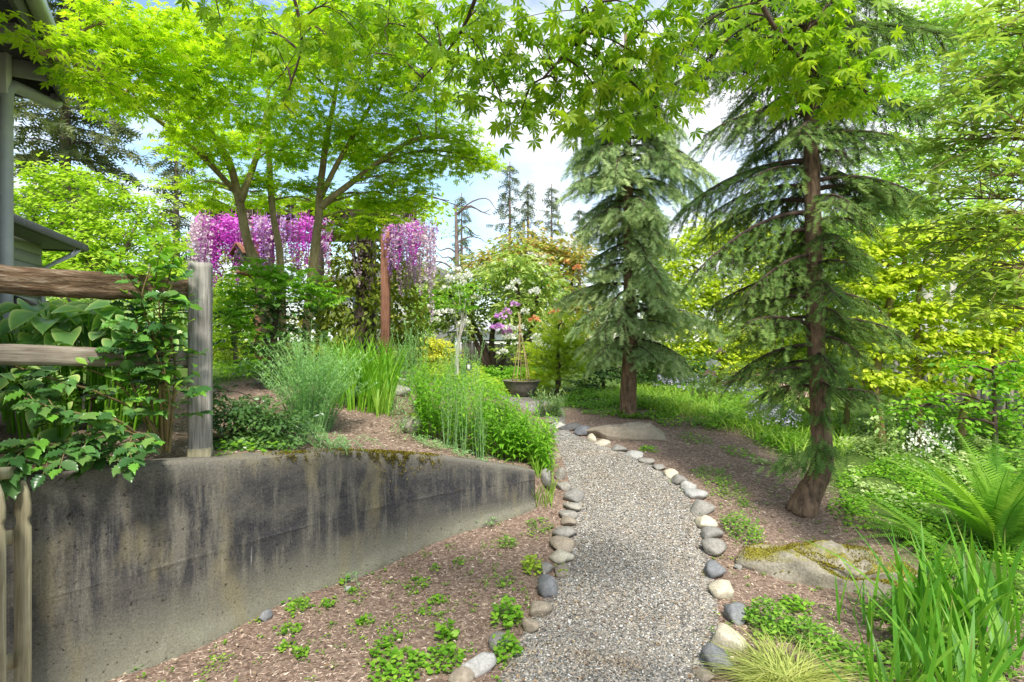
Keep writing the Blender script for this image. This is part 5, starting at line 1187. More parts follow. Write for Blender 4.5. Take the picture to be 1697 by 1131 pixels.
# right hand background
bgtree('birch_tree', 'pale green birch foliage filling the upper right background', 'tree', 10.5, [[(1530, .12), (1530, 560, .1), (1545, 380, .08), (1560, 180, .05), (1570, 0, .03)], [(1535, .1), (1570, 500, .07), (1620, 350, .05), (1660, 200, .03)]],
       [(1480, 60, 55, 55), (1560, 40, 60, 60), (1640, 60, 70, 60), (1500, 160, 55, 55), (1580, 150, 60, 60), (1660, 170, 60, 60), (1490, 260, 55, 50), (1560, 250, 60, 55), (1640, 280, 60, 55), (1480, 340, 55, 45), (1560, 350, 60, 50), (1640, 380, 60, 50), (1690, 100, 50, 60), (1440, 310, 45, 40), (1420, 380, 45, 40)], T_DIAM, 'birch', .075, 2.6, 'bark_pale', k=10)
def gold_dogwood():
    Y = 7.2
    st = [[(1462, .06), (1450, 640, .055), (1462, 570, .05), (1475, 500, .04), (1500, 430, .02)], [(1590, .055), (1600, 680, .05), (1635, 600, .04), (1690, 540, .03), (1740, 480, .02)], [(1525, .05), (1522, 600, .045), (1520, 520, .03), (1530, 440, .015)]]
    pads = [(1420, 420, 50, 22), (1480, 400, 55, 22), (1550, 390, 55, 20), (1430, 480, 50, 20), (1500, 460, 60, 20), (1570, 450, 60, 20), (1640, 450, 55, 20), (1440, 540, 50, 18), (1520, 520, 60, 18), (1600, 510, 60, 18), (1670, 520, 50, 18), (1480, 580, 50, 16), (1560, 560, 55, 16), (1630, 560, 50, 16), (1400, 580, 35, 16), (1450, 625, 40, 15), (1500, 640, 30, 15), (1680, 590, 30, 20), (1620, 400, 50, 20), (1560, 605, 45, 16), (1625, 600, 45, 16), (1690, 635, 35, 16), (1545, 640, 35, 14)]
    t = bgtree('golden_dogwood', 'golden yellow dogwood with flat leaf tiers over the side fence', 'tree', Y, st, pads, T_LEAF, 'gold', .085, 6.0, 'bark_gold', k=10, flat=.35, pitch=-.3, spread=.36)
gold_dogwood()
def pink_rhodo():
    Y = 7.8
    tr = [(1430, 632, 'pink_petal', .3), (1418, 628, 'pink_petal', .26), (1440, 640, 'pink_petal', .26), (1465, 580, 'pink_petal', .26), (1472, 612, 'white_petal', .26), (1310, 652, 'pink_petal', .28), (1330, 660, 'pink_petal', .28), (1300, 645, 'pink_petal', .22), (1345, 645, 'white_petal', .22), (1182, 608, 'white_petal', .26), (1176, 622, 'pink_petal', .22), (1195, 585, 'pink_petal', .18), (1460, 630, 'white_petal', .26)]
    t = bgtree('pink_rhododendron', 'low rhododendron with pale pink trusses behind the dark hemlock', 'shrub', Y, [[(1400, .04), (1410, 640, .03), (1430, 600, .015)], [(1390, .04), (1340, 680, .025), (1310, 650, .01)]],
               [(1430, 610, 45, 25), (1460, 650, 40, 25), (1320, 660, 45, 25), (1280, 640, 40, 25), (1390, 650, 50, 25), (1220, 620, 40, 25), (1180, 640, 30, 18)], T_RHODO, 'rhodo', .10, 1.8, 'bark_gold', k=8, flat=.5)
    o = np.array(t.location)
    for px, py, nm, s_ in tr: truss(t, 'flower_truss', P(px, py, Y - .5) - o, s_ * .55, nm, 26)
pink_rhodo()
def near_rhodo():
    base = np.array([3.5, 3.3, g1(3.5, 3.3)]); t = thing('near_rhododendron', 'tall leathery leaved rhododendron reaching in from the right side', 'shrub', tuple(base)); o = base
    tm, bm_, cm = MB(), MB(), MB(); Y = 3.5
    trunk = spline([base - o, (.05, .1, .8), (-.1, .1, 1.6), (-.25, .1, 2.4), (-.3, .1, 3.2), (-.35, .1, 3.9)], 24); tm.add(*tube(trunk, np.linspace(.06, .02, 24), 8, True, .08)); tm.obj('trunk', 'bark_twig', t, True)
    ends = []
    for (px, py, Yd, n, r) in ((1660, 60, 3.6, 9, 40), (1620, 150, 3.7, 10, 45), (1680, 200, 3.5, 10, 40), (1590, 230, 3.7, 9, 45), (1640, 290, 3.6, 12, 50), (1570, 330, 3.8, 8, 35), (1680, 350, 3.4, 12, 45), (1610, 380, 3.7, 12, 45), (1660, 440, 3.5, 12, 45), (1600, 450, 3.8, 8, 35), (1690, 480, 3.4, 8, 30), (1680, 120, 3.5, 8, 35), (1560, 400, 3.9, 5, 30), (1640, 500, 3.6, 5, 25), (1540, 240, 3.9, 4, 30), (1690, 20, 3.5, 6, 30)):
        c = P(px, py, Yd) - o; a = trunk[int(np.clip(np.argmin(np.abs(trunk[:, 2] - (c[2] - .15))), 2, 22))]
        lp = limb(bm_, a, c, .010, .004, .06, 9, 6)
        for _ in range(int(n * 2.2)):
            e = c + rng.normal(0, 1, 3) * r / F * Yd; limb(bm_, lp[int(U(4, 8.9))], e, .0035, .0015, .05, 5, 4); ends.append(e)
    ends = np.array(ends); k = 9; E = np.repeat(ends, k, 0); n = len(E); a_ = np.tile(np.arange(k) * 2.4, len(ends)) + np.repeat(U(0, 6, len(ends)), k)
    cm.scatter(T_RHODO, E + rng.normal(0, .006, (n, 3)), np.column_stack([np.cos(a_), np.sin(a_), U(-.35, .7, n)]), (0, 0, 1), U(.065, .115, n), np.clip(np.repeat(rng.random(len(ends)), k) * .55 + .45 * rng.random(n), 0, 1), zs=U(.5, 1.8, n))
    bm_.obj('branches', 'bark_gold', t, True); cm.obj('leaves', 'rhodo', t)
near_rhodo()

# bare birch sapling and thin far tree
def sapling():
    b = GP(757, 628); Y = b[1]; t = thing('white_stem_sapling', 'slender white stemmed sapling on the far lawn', 'tree', tuple(b)); o = np.array(b); m = MB()
    m.add(*tube(spline([(0, 0, -.05), P(757, 590, Y) - o, P(760, 570, Y) - o, P(766, 530, Y) - o, P(772, 495, Y) - o], 20), np.linspace(.042, .012, 20), 7, False))
    for a, b_ in (((760, 568), (752, 500)), ((764, 540), (778, 500)), ((762, 560), (775, 515)), ((766, 535), (760, 480))): m.add(*tube(spline([P(*a, Y) - o, P((a[0] + b_[0]) / 2, (a[1] + b_[1]) / 2 + 3, Y) - o, P(*b_, Y) - o], 8), np.linspace(.016, .005, 8), 5, False))
    m.obj('trunk', 'bark_pale', t, True); c = MB()
    for px, py, rx, ry in ((750, 490, 40, 14), (780, 480, 35, 14), (765, 510, 30, 10), (725, 500, 24, 10)): pad(c, T_LEAF, P(px, py, Y) - o, (rx / F * Y, .4, ry / F * Y), .06, 1.6, 10)
    c.obj('crown', 'fresh', t)
sapling()
def bare_tree():
    Y = 30.; b = G(756, Y); t = thing('bare_tree', 'thin nearly leafless tree beside the distant house', 'tree', tuple(b)); o = np.array(b); m = MB()
    tr = spline([(0, 0, 0), P(756, 500, Y) - o, P(757, 420, Y) - o, P(755, 340, Y) - o], 16); m.add(*tube(tr, np.linspace(.2, .06, 16), 7, False))
    for k in range(16):
        i = int(U(5, 15)); s_ = random.choice((-1, 1)); L = U(.6, 1.6); a = tr[i]; m.add(*tube(spline([a, a + (s_ * L * .5, U(-.4, .4), .35 * L), a + (s_ * L, U(-.6, .6), .3 * L + U(-.4, .4)), a + (s_ * L * 1.3, U(-.6, .6), U(-.3, .5))], 9), np.linspace(.05, .015, 9), 4, False))
    m.obj('trunk', 'bark_far', t, True); c = MB()
    for px, py in ((760, 375), (775, 385), (745, 390), (765, 430), (735, 380)): pad(c, T_LEAF, P(px, py, Y) - o, (.5, .5, .35), .14, .5, 8)
    c.obj('crown', 'lime', t)
bare_tree()

# ------------------------------------------------------------------ bowl planter, canes, lantern
def bowl():
    c = GP(864, 657); Y = c[1]; R = 31 / F * Y; t = thing('bowl_planter', 'shallow dark concrete bowl planter on the bark at the path end', 'planter', tuple(c)); hh = .29
    prof_ = [(0.0, 0), (.45, 0), (.62, .06), (.8, .45), (.95, .85), (1.0, 1.0), (1.03, 1.0), (1.03, .95), (.95, .95), (.9, .82), (0, .8)]
    n = 36; V = []; f = []
    for r, z in prof_: V += [(R * r * math.cos(2 * math.pi * k / n), R * r * math.sin(2 * math.pi * k / n), hh * z) for k in range(n)]
    for i in range(len(prof_) - 1):
        for k in range(n):
            a, b = i * n + k, i * n + (k + 1) % n; f += [(a, b, b + n), (a, b + n, a + n)]
    m = MB(); m.add(V, f); m.obj('bowl', 'bowl', t, True)
    m = MB(); V = [(0, 0, hh * .95)] + [(R * .93 * math.cos(2 * math.pi * k / 24), R * .93 * math.sin(2 * math.pi * k / 24), hh * (.86 + .03 * (k % 3))) for k in range(24)]
    m.add(V, [(0, k + 1, (k + 1) % 24 + 1) for k in range(24)]); m.obj('soil', 'rust_soil', t)
    m = MB(); n = 120; a_ = U(0, 6.28, n); r = R * .85 * np.sqrt(U(0, 1, n)); m.scatter(T_LEAF, np.column_stack([r * np.cos(a_), r * np.sin(a_), np.full(n, hh * .9)]), np.column_stack([np.cos(a_), np.sin(a_), U(.1, 1, n)]), (0, 0, 1), U(.025, .05, n)); m.obj('seedlings', 'fresh', t)
    t2 = thing('cane_tripod', 'bamboo cane tripod standing in the bowl planter', 'canes', (c[0], c[1], c[2] + hh * .85))
    for k in range(5):
        a = k * 1.257 + .4; m = MB(); m.add(*tube(spline([(R * .5 * math.cos(a), R * .5 * math.sin(a), 0), (R * .25 * math.cos(a), R * .25 * math.sin(a), .5), (-.03 * math.cos(a) - .04, -.03 * math.sin(a), 1.05 + .06 * k)], 8), .008, 6)); m.obj('cane', 'bamboo', t2, True)
    m = MB(); m.add(*tube([(-.03, 0, .92), (-.03, 0, .95)], .03, 10)); m.obj('twine', 'bark_gold', t2)
bowl()
def lantern():
    c = GP(777, 618); Y = c[1]; t = thing('garden_lantern', 'tiny black garden lantern on the far lawn beside the white sapling', 'lantern', tuple(c)); s_ = Y / F
    part_box('base', 'black_metal', t, (0, 0, 4 * s_), (9 * s_, 9 * s_, 2 * s_)); 
    for x in (-1, 1):
        for y in (-1, 1): part_box('frame_post', 'black_metal', t, (x * 3.6 * s_, y * 3.6 * s_, 10 * s_), (1.2 * s_, 1.2 * s_, 12 * s_), bevel=0)
    part_box('glass', 'trim', t, (0, 0, 10 * s_), (5.6 * s_, 5.6 * s_, 9 * s_))
    m = MB(); V = [(-5 * s_, -5 * s_, 16 * s_), (5 * s_, -5 * s_, 16 * s_), (5 * s_, 5 * s_, 16 * s_), (-5 * s_, 5 * s_, 16 * s_), (0, 0, 21 * s_)]; m.add(V, [(0, 1, 4), (1, 2, 4), (2, 3, 4), (3, 0, 4), (0, 2, 1), (0, 3, 2)]); m.obj('cap', 'black_metal', t)
    part_box('stake', 'black_metal', t, (0, 0, 1 * s_), (1.5 * s_, 1.5 * s_, 6 * s_), bevel=0)
lantern()

# ------------------------------------------------------------------ plants behind and on the wall
def hosta():
    c = np.array([-3.05, 4.35, g1(-3.05, 4.35)]); t = thing('hosta_clump', 'big leaved hostas with pale margins behind the split rails', 'plant', tuple(c)); o = c
    meshes = []
    for v_ in range(4):
        nu, nv = 9, 11; V, f, r = [], [], []
        for j in range(nv):
            tj = j / (nv - 1); wd = .36 * math.sin(math.pi * min(1, tj ** .75)) ** .8 + (0.001)
            for i in range(nu):
                s_ = i / (nu - 1) * 2 - 1; x = s_ * wd; cup = (.16 + .05 * v_) * s_ * s_ * wd * 2; rib = .012 * math.cos(s_ * 14) * (1 - tj)
                z = cup + rib - (.28 + .12 * v_) * tj * tj + .02 * math.sin(tj * 9 + v_ + s_ * 3); V.append((x, tj, z)); r.append(max(abs(s_), (tj - .8) / .2 if tj > .8 else 0) ** 1.2)
        for j in range(nv - 1):
            for i in range(nu - 1): a = j * nu + i; f += [(a, a + 1, a + nu + 1), (a, a + nu + 1, a + nu)]
        m = MB(); m.add(V, f, np.array(r)); meshes.append(m.mesh('leaf', 'hosta', True))
    sm = MB(); n = 0
    spots = [(U(-30, 300), U(505, 568), U(3.75, 4.9)) for _ in range(190)] + [(U(-30, 110), U(590, 720), U(3.1, 3.6)) for _ in range(16)]
    for px, py, Y in spots:
        q = P(px, py, Y); cr = np.array([(px * .55 + 60 - CX) / F * Y, Y + .15, g1((px * .55 + 60 - CX) / F * Y, Y + .15)]); cr[0] = q[0] * .8 + c[0] * .2; cr[1] = q[1] * .8 + c[1] * .2; cr[2] = g1(cr[0], cr[1])
        dirv = q - cr; az = math.atan2(U(-1.3, .25), U(-1, 1)); sz = U(.15, .24)
        l = link('leaf', meshes[n % 4], t); l.location = q - o; l.rotation_euler = (U(-.5, .25), U(-.3, .3), az - math.pi / 2); l.scale = (sz * U(.95, 1.2), sz, sz); n += 1
        sm.add(*tube(spline([cr - o, (cr + q) / 2 - o + (0, .03, .06), q - o], 6), np.linspace(.008, .005, 6), 5, False))
    sm.obj('stalks', 'fresh', t)
hosta()

def spiny_leaf(seed=0):
    v = [(0, 0, 0)]; f = []; L = []; R = []
    prof_ = [(.12, .08), (.30, .2), (.25, .27), (.36, .4), (.28, .48), (.36, .6), (.24, .68), (.24, .78), (.12, .88)]
    n = len(prof_)
    v += [(0, (k + .5) / n * .9 + .05, -.03 - .12 * (k / n) ** 2) for k in range(n)]
    v += [(x, y, .05 - .12 * y * y + .03 * ((k % 2) * 2 - 1)) for k, (x, y) in enumerate(prof_)]; v += [(-x, y, .05 - .12 * y * y - .03 * ((k % 2) * 2 - 1)) for k, (x, y) in enumerate(prof_)]; v += [(0, 1.02, -.2)]
    tip = len(v) - 1
    for k in range(n):
        m0 = 1 + k; r0 = 1 + n + k; l0 = 1 + 2 * n + k
        if k == 0: f += [(0, r0, m0), (0, m0, l0)]
        if k < n - 1: f += [(m0, r0, r0 + 1), (m0, r0 + 1, m0 + 1), (m0, l0 + 1, l0), (m0, m0 + 1, l0 + 1)]
        else: f += [(m0, r0, tip), (m0, tip, l0)]
    return tmpl(v, f)
T_SPINY = spiny_leaf()

def wall_shrub():
    base = np.array([-2.02, 3.38, g1(-2.02, 3.38)]); t = thing('glossy_leaved_shrub', 'sprawling shrub with glossy toothed leaves spilling over the wall by the post', 'shrub', tuple(base)); o = base
    from mathutils import Matrix
    sm = MB(); meshes = []
    for k in range(3):
        m = MB(); v, f = T_SPINY; v = v.copy(); v[:, 2] *= (.6, 1.3, 2)[k]; m.add(v, f); meshes.append(m.mesh('leaf', 'mahonia', True))
    lv = []
    canes = [[(275, 745, 3.35), (240, 690, 3.3), (160, 650, 3.1), (60, 620, 2.95), (10, 600, 2.9)], [(275, 745, 3.35), (272, 640, 3.3), (268, 560, 3.25), (262, 490, 3.2)], [(270, 748, 3.35), (265, 650, 3.28), (255, 560, 3.2), (235, 500, 3.15), (250, 440, 3.1)],
             [(260, 750, 3.3), (210, 715, 3.1), (160, 720, 2.95), (110, 745, 2.8), (70, 765, 2.72)], [(260, 750, 3.3), (200, 700, 3.0), (150, 690, 2.9), (100, 680, 2.85), (40, 660, 2.8)], [(265, 750, 3.3), (230, 720, 3.1), (210, 740, 2.98), (190, 755, 2.9)],
             [(275, 748, 3.35), (278, 700, 3.25), (280, 650, 3.2), (260, 590, 3.2)], [(270, 748, 3.35), (220, 640, 3.2), (210, 590, 3.15), (230, 540, 3.15)], [(250, 750, 3.2), (120, 740, 2.85), (60, 740, 2.75), (20, 770, 2.66)], [(280, 750, 3.35), (290, 600, 3.3), (270, 520, 3.2), (285, 470, 3.2)]]
    for ci, cn in enumerate(canes):
        p = spline([P(*q) for q in cn], 30); sm.add(*tube(p - o, np.linspace(.009, .003, 30), 6, False))
        nl = 7 if ci in (1, 2, 9) else 10
        for j in range(nl):
            u = .3 + .7 * (j + U(0, .6)) / nl; i = int(min(28, u * 29)); tg = nrm(p[i + 1] - p[i]); side = nrm(np.cross(tg, (0, 0, 1))) * (1 if j % 2 else -1)
            rd = nrm(tg * .55 + side * U(.4, .9) + (U(-.2, .2), U(-.5, 0), U(-.35, .25))); RL = U(.11, .2)
            rp_ = spline([p[i], p[i] + rd * RL * .5 + (0, 0, .015), p[i] + rd * RL - (0, 0, .02)], 6); sm.add(*tube(rp_ - o, np.linspace(.003, .0015, 6), 4, False))
            s2 = nrm(np.cross(rd, (0, 0, 1)))
            for kk in range(3):
                for sg in ((-1, 1) if kk < 2 else (0,)):
                    b = rp_[min(5, 2 + 2 * kk if kk < 2 else 5)]; dd = nrm(rd * (.5 if sg else 1) + s2 * sg * .9 + (U(-.25, .25), U(-.45, .1), U(-.45, .1))); lv.append((b, dd, U(.062, .1), u))
    order = rng.permutation(len(lv)); big = set(order[:295].tolist()); m = MB()
    for i, (b, dd, s_, u) in enumerate(lv):
        zz = np.array([U(-.35, .35), U(-.75, -.05), 1.0])
        if i in big:
            X = nrm(np.cross(dd, zz)); Z = np.cross(X, dd); mt = Matrix(((X[0], dd[0], Z[0]), (X[1], dd[1], Z[1]), (X[2], dd[2], Z[2])))
            q = link('leaf', meshes[i % 3], t); q.location = b - o; q.rotation_euler = mt.to_euler(); q.scale = (s_,) * 3
        else: m.scatter(T_SPINY, [b - o], [dd], [zz], [s_])
    if m.n: q = m.obj('leaves', 'dark_leaf', t, True); q['kind'] = 'stuff'
    sm.obj('stems', 'bark_gold', t, True)
wall_shrub()

# climbing vine leaves on the rails and lit fresh leaves
def rail_vine():
    base = G(262, 3.45); t = thing('rail_vine', 'bright green leafy vine climbing over the split rails beside the post', 'vine', tuple(base)); o = np.array(base); sm, m, m2 = MB(), MB(), MB()
    for cn in ([(262, 740, 3.45), (270, 620, 3.4), (255, 520, 3.3), (262, 430, 3.2), (270, 405, 3.2)], [(262, 740, 3.45), (270, 600, 3.35), (272, 500, 3.3), (285, 440, 3.25), (288, 420, 3.25)], [(262, 740, 3.45), (240, 600, 3.3), (215, 480, 3.2), (200, 440, 3.2)], [(262, 740, 3.4), (200, 640, 3.2), (100, 600, 3.05), (20, 590, 2.95)], [(262, 740, 3.45), (270, 650, 3.3), (285, 570, 3.2), (280, 520, 3.2)]):
        p = spline([P(*q) for q in cn], 24); sm.add(*tube(p - o, np.linspace(.006, .0025, 24), 5, False)); n = 70
        i = rng.integers(6, 24, n); q = p[i] + rng.normal(0, .055, (n, 3)); a_ = U(0, 6.28, n)
        (m if cn[-1][1] < 500 else m2).scatter(T_LEAF, q - o, np.column_stack([np.cos(a_), np.sin(a_), U(-.7, .2, n)]), np.column_stack([rng.normal(0, .4, n), rng.normal(-.3, .4, n), np.ones(n)]), U(.045, .085, n) * 1.0)
    m.obj('leaves', 'fresh', t); m2.obj('lower_leaves', 'mid_leaf', t); sm.obj('stems', 'bark_gold', t)
rail_vine()

def climbing_shrub():
    c = G(455, 6.4)
    t = tree('climbing_shrub', 'dense leafy shrub at the foot of the multi stemmed maple', 'shrub', [[tuple(c) + (.04,), tuple(c + (0, 0, .5)) + (.03,), tuple(c + (.05, 0, 1.1)) + (.015,)]],
             pads_px([(430, 640, 6.4, 35, 30), (450, 600, 6.3, 55, 35), (420, 560, 6.4, 45, 35), (480, 560, 6.4, 55, 40), (440, 510, 6.4, 55, 35), (490, 510, 6.4, 50, 35), (400, 520, 6.5, 40, 30), (520, 500, 6.5, 35, 30)], .8), T_LEAF, 'dark_leaf', .06, 2.6, 'bark_twig', k=9, limb_r=.008, twig=False)
    o = np.array(t.location); m = MB()
    for px, py, Y, rx, ry in ((400, 490, 6.2, 45, 25), (450, 470, 6.2, 50, 25), (500, 475, 6.2, 50, 25), (540, 490, 6.2, 35, 20), (420, 450, 6.4, 45, 20), (480, 455, 6.4, 50, 15), (410, 540, 6.1, 30, 30), (380, 520, 6.2, 25, 30), (425, 590, 6.1, 25, 25)):
        pad(m, T_MAPLE5, P(px, py, Y) - o, (rx / F * Y, rx / F * Y * .6, ry / F * Y), .05, 2.6, 10)
    m.obj('bright_leaves', 'fresh', t)
climbing_shrub()

def low_shrub():
    c = G(425, 4.1)
    tree('low_dark_shrub', 'low dark small leaved shrub on the wall right of the post', 'shrub', [[tuple(c) + (.015,), tuple(c + (0, 0, .2)) + (.01,), tuple(c + (.03, 0, .3)) + (.006,)]],
         pads_px([(420, 700, 4.1, 60, 32), (380, 690, 4.0, 40, 28), (470, 705, 4.15, 45, 30), (410, 675, 4.2, 45, 22), (450, 730, 4.0, 50, 16), (380, 735, 3.9, 40, 14), (350, 650, 3.9, 18, 30)], .8), T_LEAF, 'dark_leaf', .034, 7.0, 'bark_twig', k=9, limb_r=.005, flat=.5)
    t = thing('violet_leaf_patch', 'small round leaved ground cover on the wall edge below the dark shrub', 'plant', tuple(G(415, 3.75))); m = MB(); o = np.array(t.location); n = 90
    px = U(345, 480, n); Y = U(3.68, 3.95, n); q = np.array([G(a, b, U(.015, .06)) for a, b in zip(px, Y)]); a_ = U(0, 6.28, n); S = U(.025, .04, n)
    m.scatter(T_LEAF, q - o, np.column_stack([np.cos(a_), np.sin(a_), U(-.2, .3, n)]), (0, -.4, 1), np.column_stack([S * 1.6, S, S])); m.obj('leaves', 'fresh', t)
low_shrub()

def feathery():
    c = G(515, 4.75); n = 230; a_ = U(0, 6.28, n); r = np.sqrt(U(0, 1, n)); x = c[0] + np.cos(a_) * r * .28; y = c[1] + np.sin(a_) * r * .25
    t = thing('feathery_perennial', 'blue green feathery plant with needle fine leaves on the bank', 'plant', tuple(c)); o = np.array(c); m, sm = MB(), MB()
    for i in range(n):
        h = U(.45, .92) * (1 - .3 * r[i]); ln = np.array([(x[i] - c[0]) * .9 + U(-.1, .1), (y[i] - c[1]) * .6 + U(-.1, .1)]); b = np.array([x[i] * .5 + c[0] * .5, y[i], gz(x[i], y[i])]) - o
        p = spline([b, b + (ln[0] * .4, ln[1] * .4, h * .6), b + (ln[0] * 1.2, ln[1] * 1.2, h)], 7); sm.add(*tube(p, np.linspace(.0028, .001, 7), 3, False))
        k = 44; u = U(.15, 1, k); q = np.column_stack([np.interp(u, np.linspace(0, 1, 7), p[:, j]) for j in range(3)]); an = U(0, 6.28, k)
        m.scatter(T_LANCE, q, np.column_stack([np.cos(an), np.sin(an), U(.1, .9, k)]), (0, 0, 1), np.column_stack([np.full(k, .028), U(.03, .06, k), np.full(k, .03)]), np.clip(u * .7 + U(0, .3, k), 0, 1))
    sm.obj('stems', 'feather', t); m.obj('leaves', 'feather', t)
    # trailing shoots at its foot
    t = thing('trailing_spurge', 'trailing grey green shoots spreading over the wall edge under the feathery plant', 'plant', tuple(G(500, 4.1))); o = np.array(t.location); m, sm = MB(), MB()
    for i in range(46):
        b = G(U(470, 590), U(4.05, 4.5)) - o; L = U(.12, .28); az = U(-2.8, -.3); p = spline([b, b + (math.cos(az) * L * .5, math.sin(az) * L * .4, .09), b + (math.cos(az) * L, math.sin(az) * L * .8, .03)], 7); sm.add(*tube(p, .002, 3, False)); k = 22; q = p[rng.integers(1, 7, k)]; an = U(0, 6.28, k)
        m.scatter(T_LANCE, q + rng.normal(0, .008, (k, 3)), np.column_stack([np.cos(an), np.sin(an), U(.1, .8, k)]), (0, 0, 1), U(.02, .045, k))
    sm.obj('stems', 'feather', t); m.obj('leaves', 'feather', t)
feathery()

def blade_clump(name, label, bases, h, T, mat, base, lean=.3, cat='grass', wid=1.0, n_each=1):
    t = thing(name, label, cat, tuple(base)); m = MB(); b = np.repeat(np.asarray(bases) - np.asarray(base), n_each, 0); n = len(b); a_ = U(0, 6.28, n); H_ = U(h[0], h[1], n)
    m.scatter(T, b, np.column_stack([np.cos(a_) * lean * U(.2, 1.2, n), np.sin(a_) * lean * U(.2, 1.2, n), np.ones(n)]), np.column_stack([-np.cos(a_), -np.sin(a_), U(0, .3, n)]), np.column_stack([H_ * wid, H_, H_])); m.obj('blades', mat, t); return t
c = G(595, 6.0); q = np.array([G(px, Y) for px, Y in zip(U(545, 650, 420), U(5.6, 6.6, 420))])
blade_clump('crocosmia_clump', 'tall fresh green sword leaved clump behind the feathery plant', q, (.45, .78), blade_t(4, .018, .25), 'fresh', c, .28)
c = G(640, 5.6); q = np.array([G(px, Y) for px, Y in zip(U(622, 655, 60), U(5.4, 5.9, 60))])
blade_clump('small_blade_tuft', 'narrow tuft of upright blades left of the lance leaved clump', q, (.25, .45), T_GRASS_UP, 'grass', c, .2)
c = G(885, 5.6); q = np.array([G(px, Y) for px, Y in zip(U(880, 915, 70), U(5.1, 5.35, 70))])
blade_clump('grass_tuft', 'light green grass tuft at the end of the concrete wall', q, (.14, .30), T_GRASS_UP, 'grass', c, .35)

def lance_clump():
    for (px0, px1, Y0, Y1, n, h0, h1, nm, lab, mt, sz, nl) in ((800, 915, 5.35, 6.3, 150, .30, .5, 'lance_leaved_clump', 'dense bright green clump of lance leaved stems spilling beside the path', 'fresh', .085, 26),
                                                       (690, 810, 5.1, 6.4, 130, .32, .55, 'willow_leaved_clump', 'bright green clump of narrow willow like leaves behind the mossy wall top', 'fresh', .075, 28)):
        b = np.array([G(px, Y) for px, Y in zip(U(px0, px1, n), U(Y0, Y1, n))]); c = b.mean(0); c[2] = g1(c[0], c[1])
        clump(nm, lab, 'plant', c, b, U(h0, h1, n), T_LANCE_W, mt, mt, sz * 1.15, nl, lean=.22, pitch=.1, taper=.6)
    # dark feathery stems in front
    t = thing('asparagus_stems', 'upright fine needled grey green stems rising from the wall edge', 'plant', tuple(G(770, 5.05))); o = np.array(t.location); m, sm = MB(), MB()
    for i in range(26):
        b = G(U(735, 805), U(4.98, 5.15)) - o; h = U(.3, .68); p = spline([b, b + (U(-.03, .03), 0, h * .6), b + (U(-.06, .06), U(-.05, .05), h)], 7); sm.add(*tube(p, np.linspace(.003, .001, 7), 3, False)); k = 80; u = U(.08, 1, k); q = np.column_stack([np.interp(u, np.linspace(0, 1, 7), p[:, j]) for j in range(3)]); an = U(0, 6.28, k)
        m.scatter(T_LANCE, q, np.column_stack([np.cos(an), np.sin(an), U(.2, 1, k)]), (0, 0, 1), np.column_stack([np.full(k, .02), U(.018, .034, k), np.full(k, .02)]))
    sm.obj('stems', 'feather', t); m.obj('leaves', 'needle_blue', t)
    t = thing('rosemary_edge', 'low needle leaved sprigs hanging over the wall edge by the clump', 'plant', tuple(G(740, 4.95))); o = np.array(t.location); m = MB()
    for i in range(70):
        b = G(U(690, 820), U(4.85, 5.1)) - o; k = 16; az = U(-2.6, -.4); u = np.linspace(0, 1, k); p = b + np.column_stack([math.cos(az) * .1 * u, math.sin(az) * .08 * u, .1 * u - .06 * u ** 2]); an = U(0, 6.28, k); m.scatter(T_LANCE, p, np.column_stack([np.cos(an), np.sin(an), U(.2, .9, k)]), (0, 0, 1), U(.02, .034, k))
    m.obj('leaves', 'feather', t)
    t = thing('slope_fern_weed', 'thin pale green feathery weeds on the bark slope beside the mossy rock', 'plant', tuple(G(655, 5.2))); o = np.array(t.location); m = MB()
    for i in range(60):
        b = G(U(645, 690), U(4.9, 5.9)) - o; k = 14; h = U(.1, .3); u = np.linspace(.1, 1, k); an = U(0, 6.28, k); m.scatter(T_LANCE, b + np.column_stack([.03 * u, 0 * u, h * u]), np.column_stack([np.cos(an), np.sin(an), U(.2, .9, k)]), (0, 0, 1), U(.02, .05, k))
    m.obj('leaves', 'feather', t)
lance_clump()

# tall fennel stems mid distance
for px, Y, lab in ((678, 7.0, 'hazy tall fennel stalk left of the willow leaved clump'), (764, 7.4, 'hazy tall fennel stalk behind the willow leaved clump')):
    c = G(px, Y); n = 34; b = c + np.column_stack([rng.normal(0, .12, n), rng.normal(0, .12, n), np.zeros(n)]); clump('fennel', lab, 'plant', c, b, U(.45, .8, n), T_LANCE, 'feather', 'feather', .05, 34, lean=.1, pitch=.6)
c = G(910, 8.8); b = c + np.column_stack([rng.normal(0, .1, 40), rng.normal(0, .1, 40), np.zeros(40)]); clump('blue_spurge', 'blue green upright plant right of the bowl planter', 'plant', c, b, U(.2, .42, 40), T_LANCE, 'needle_blue', 'feather', .09, 18, lean=.25, pitch=.4)

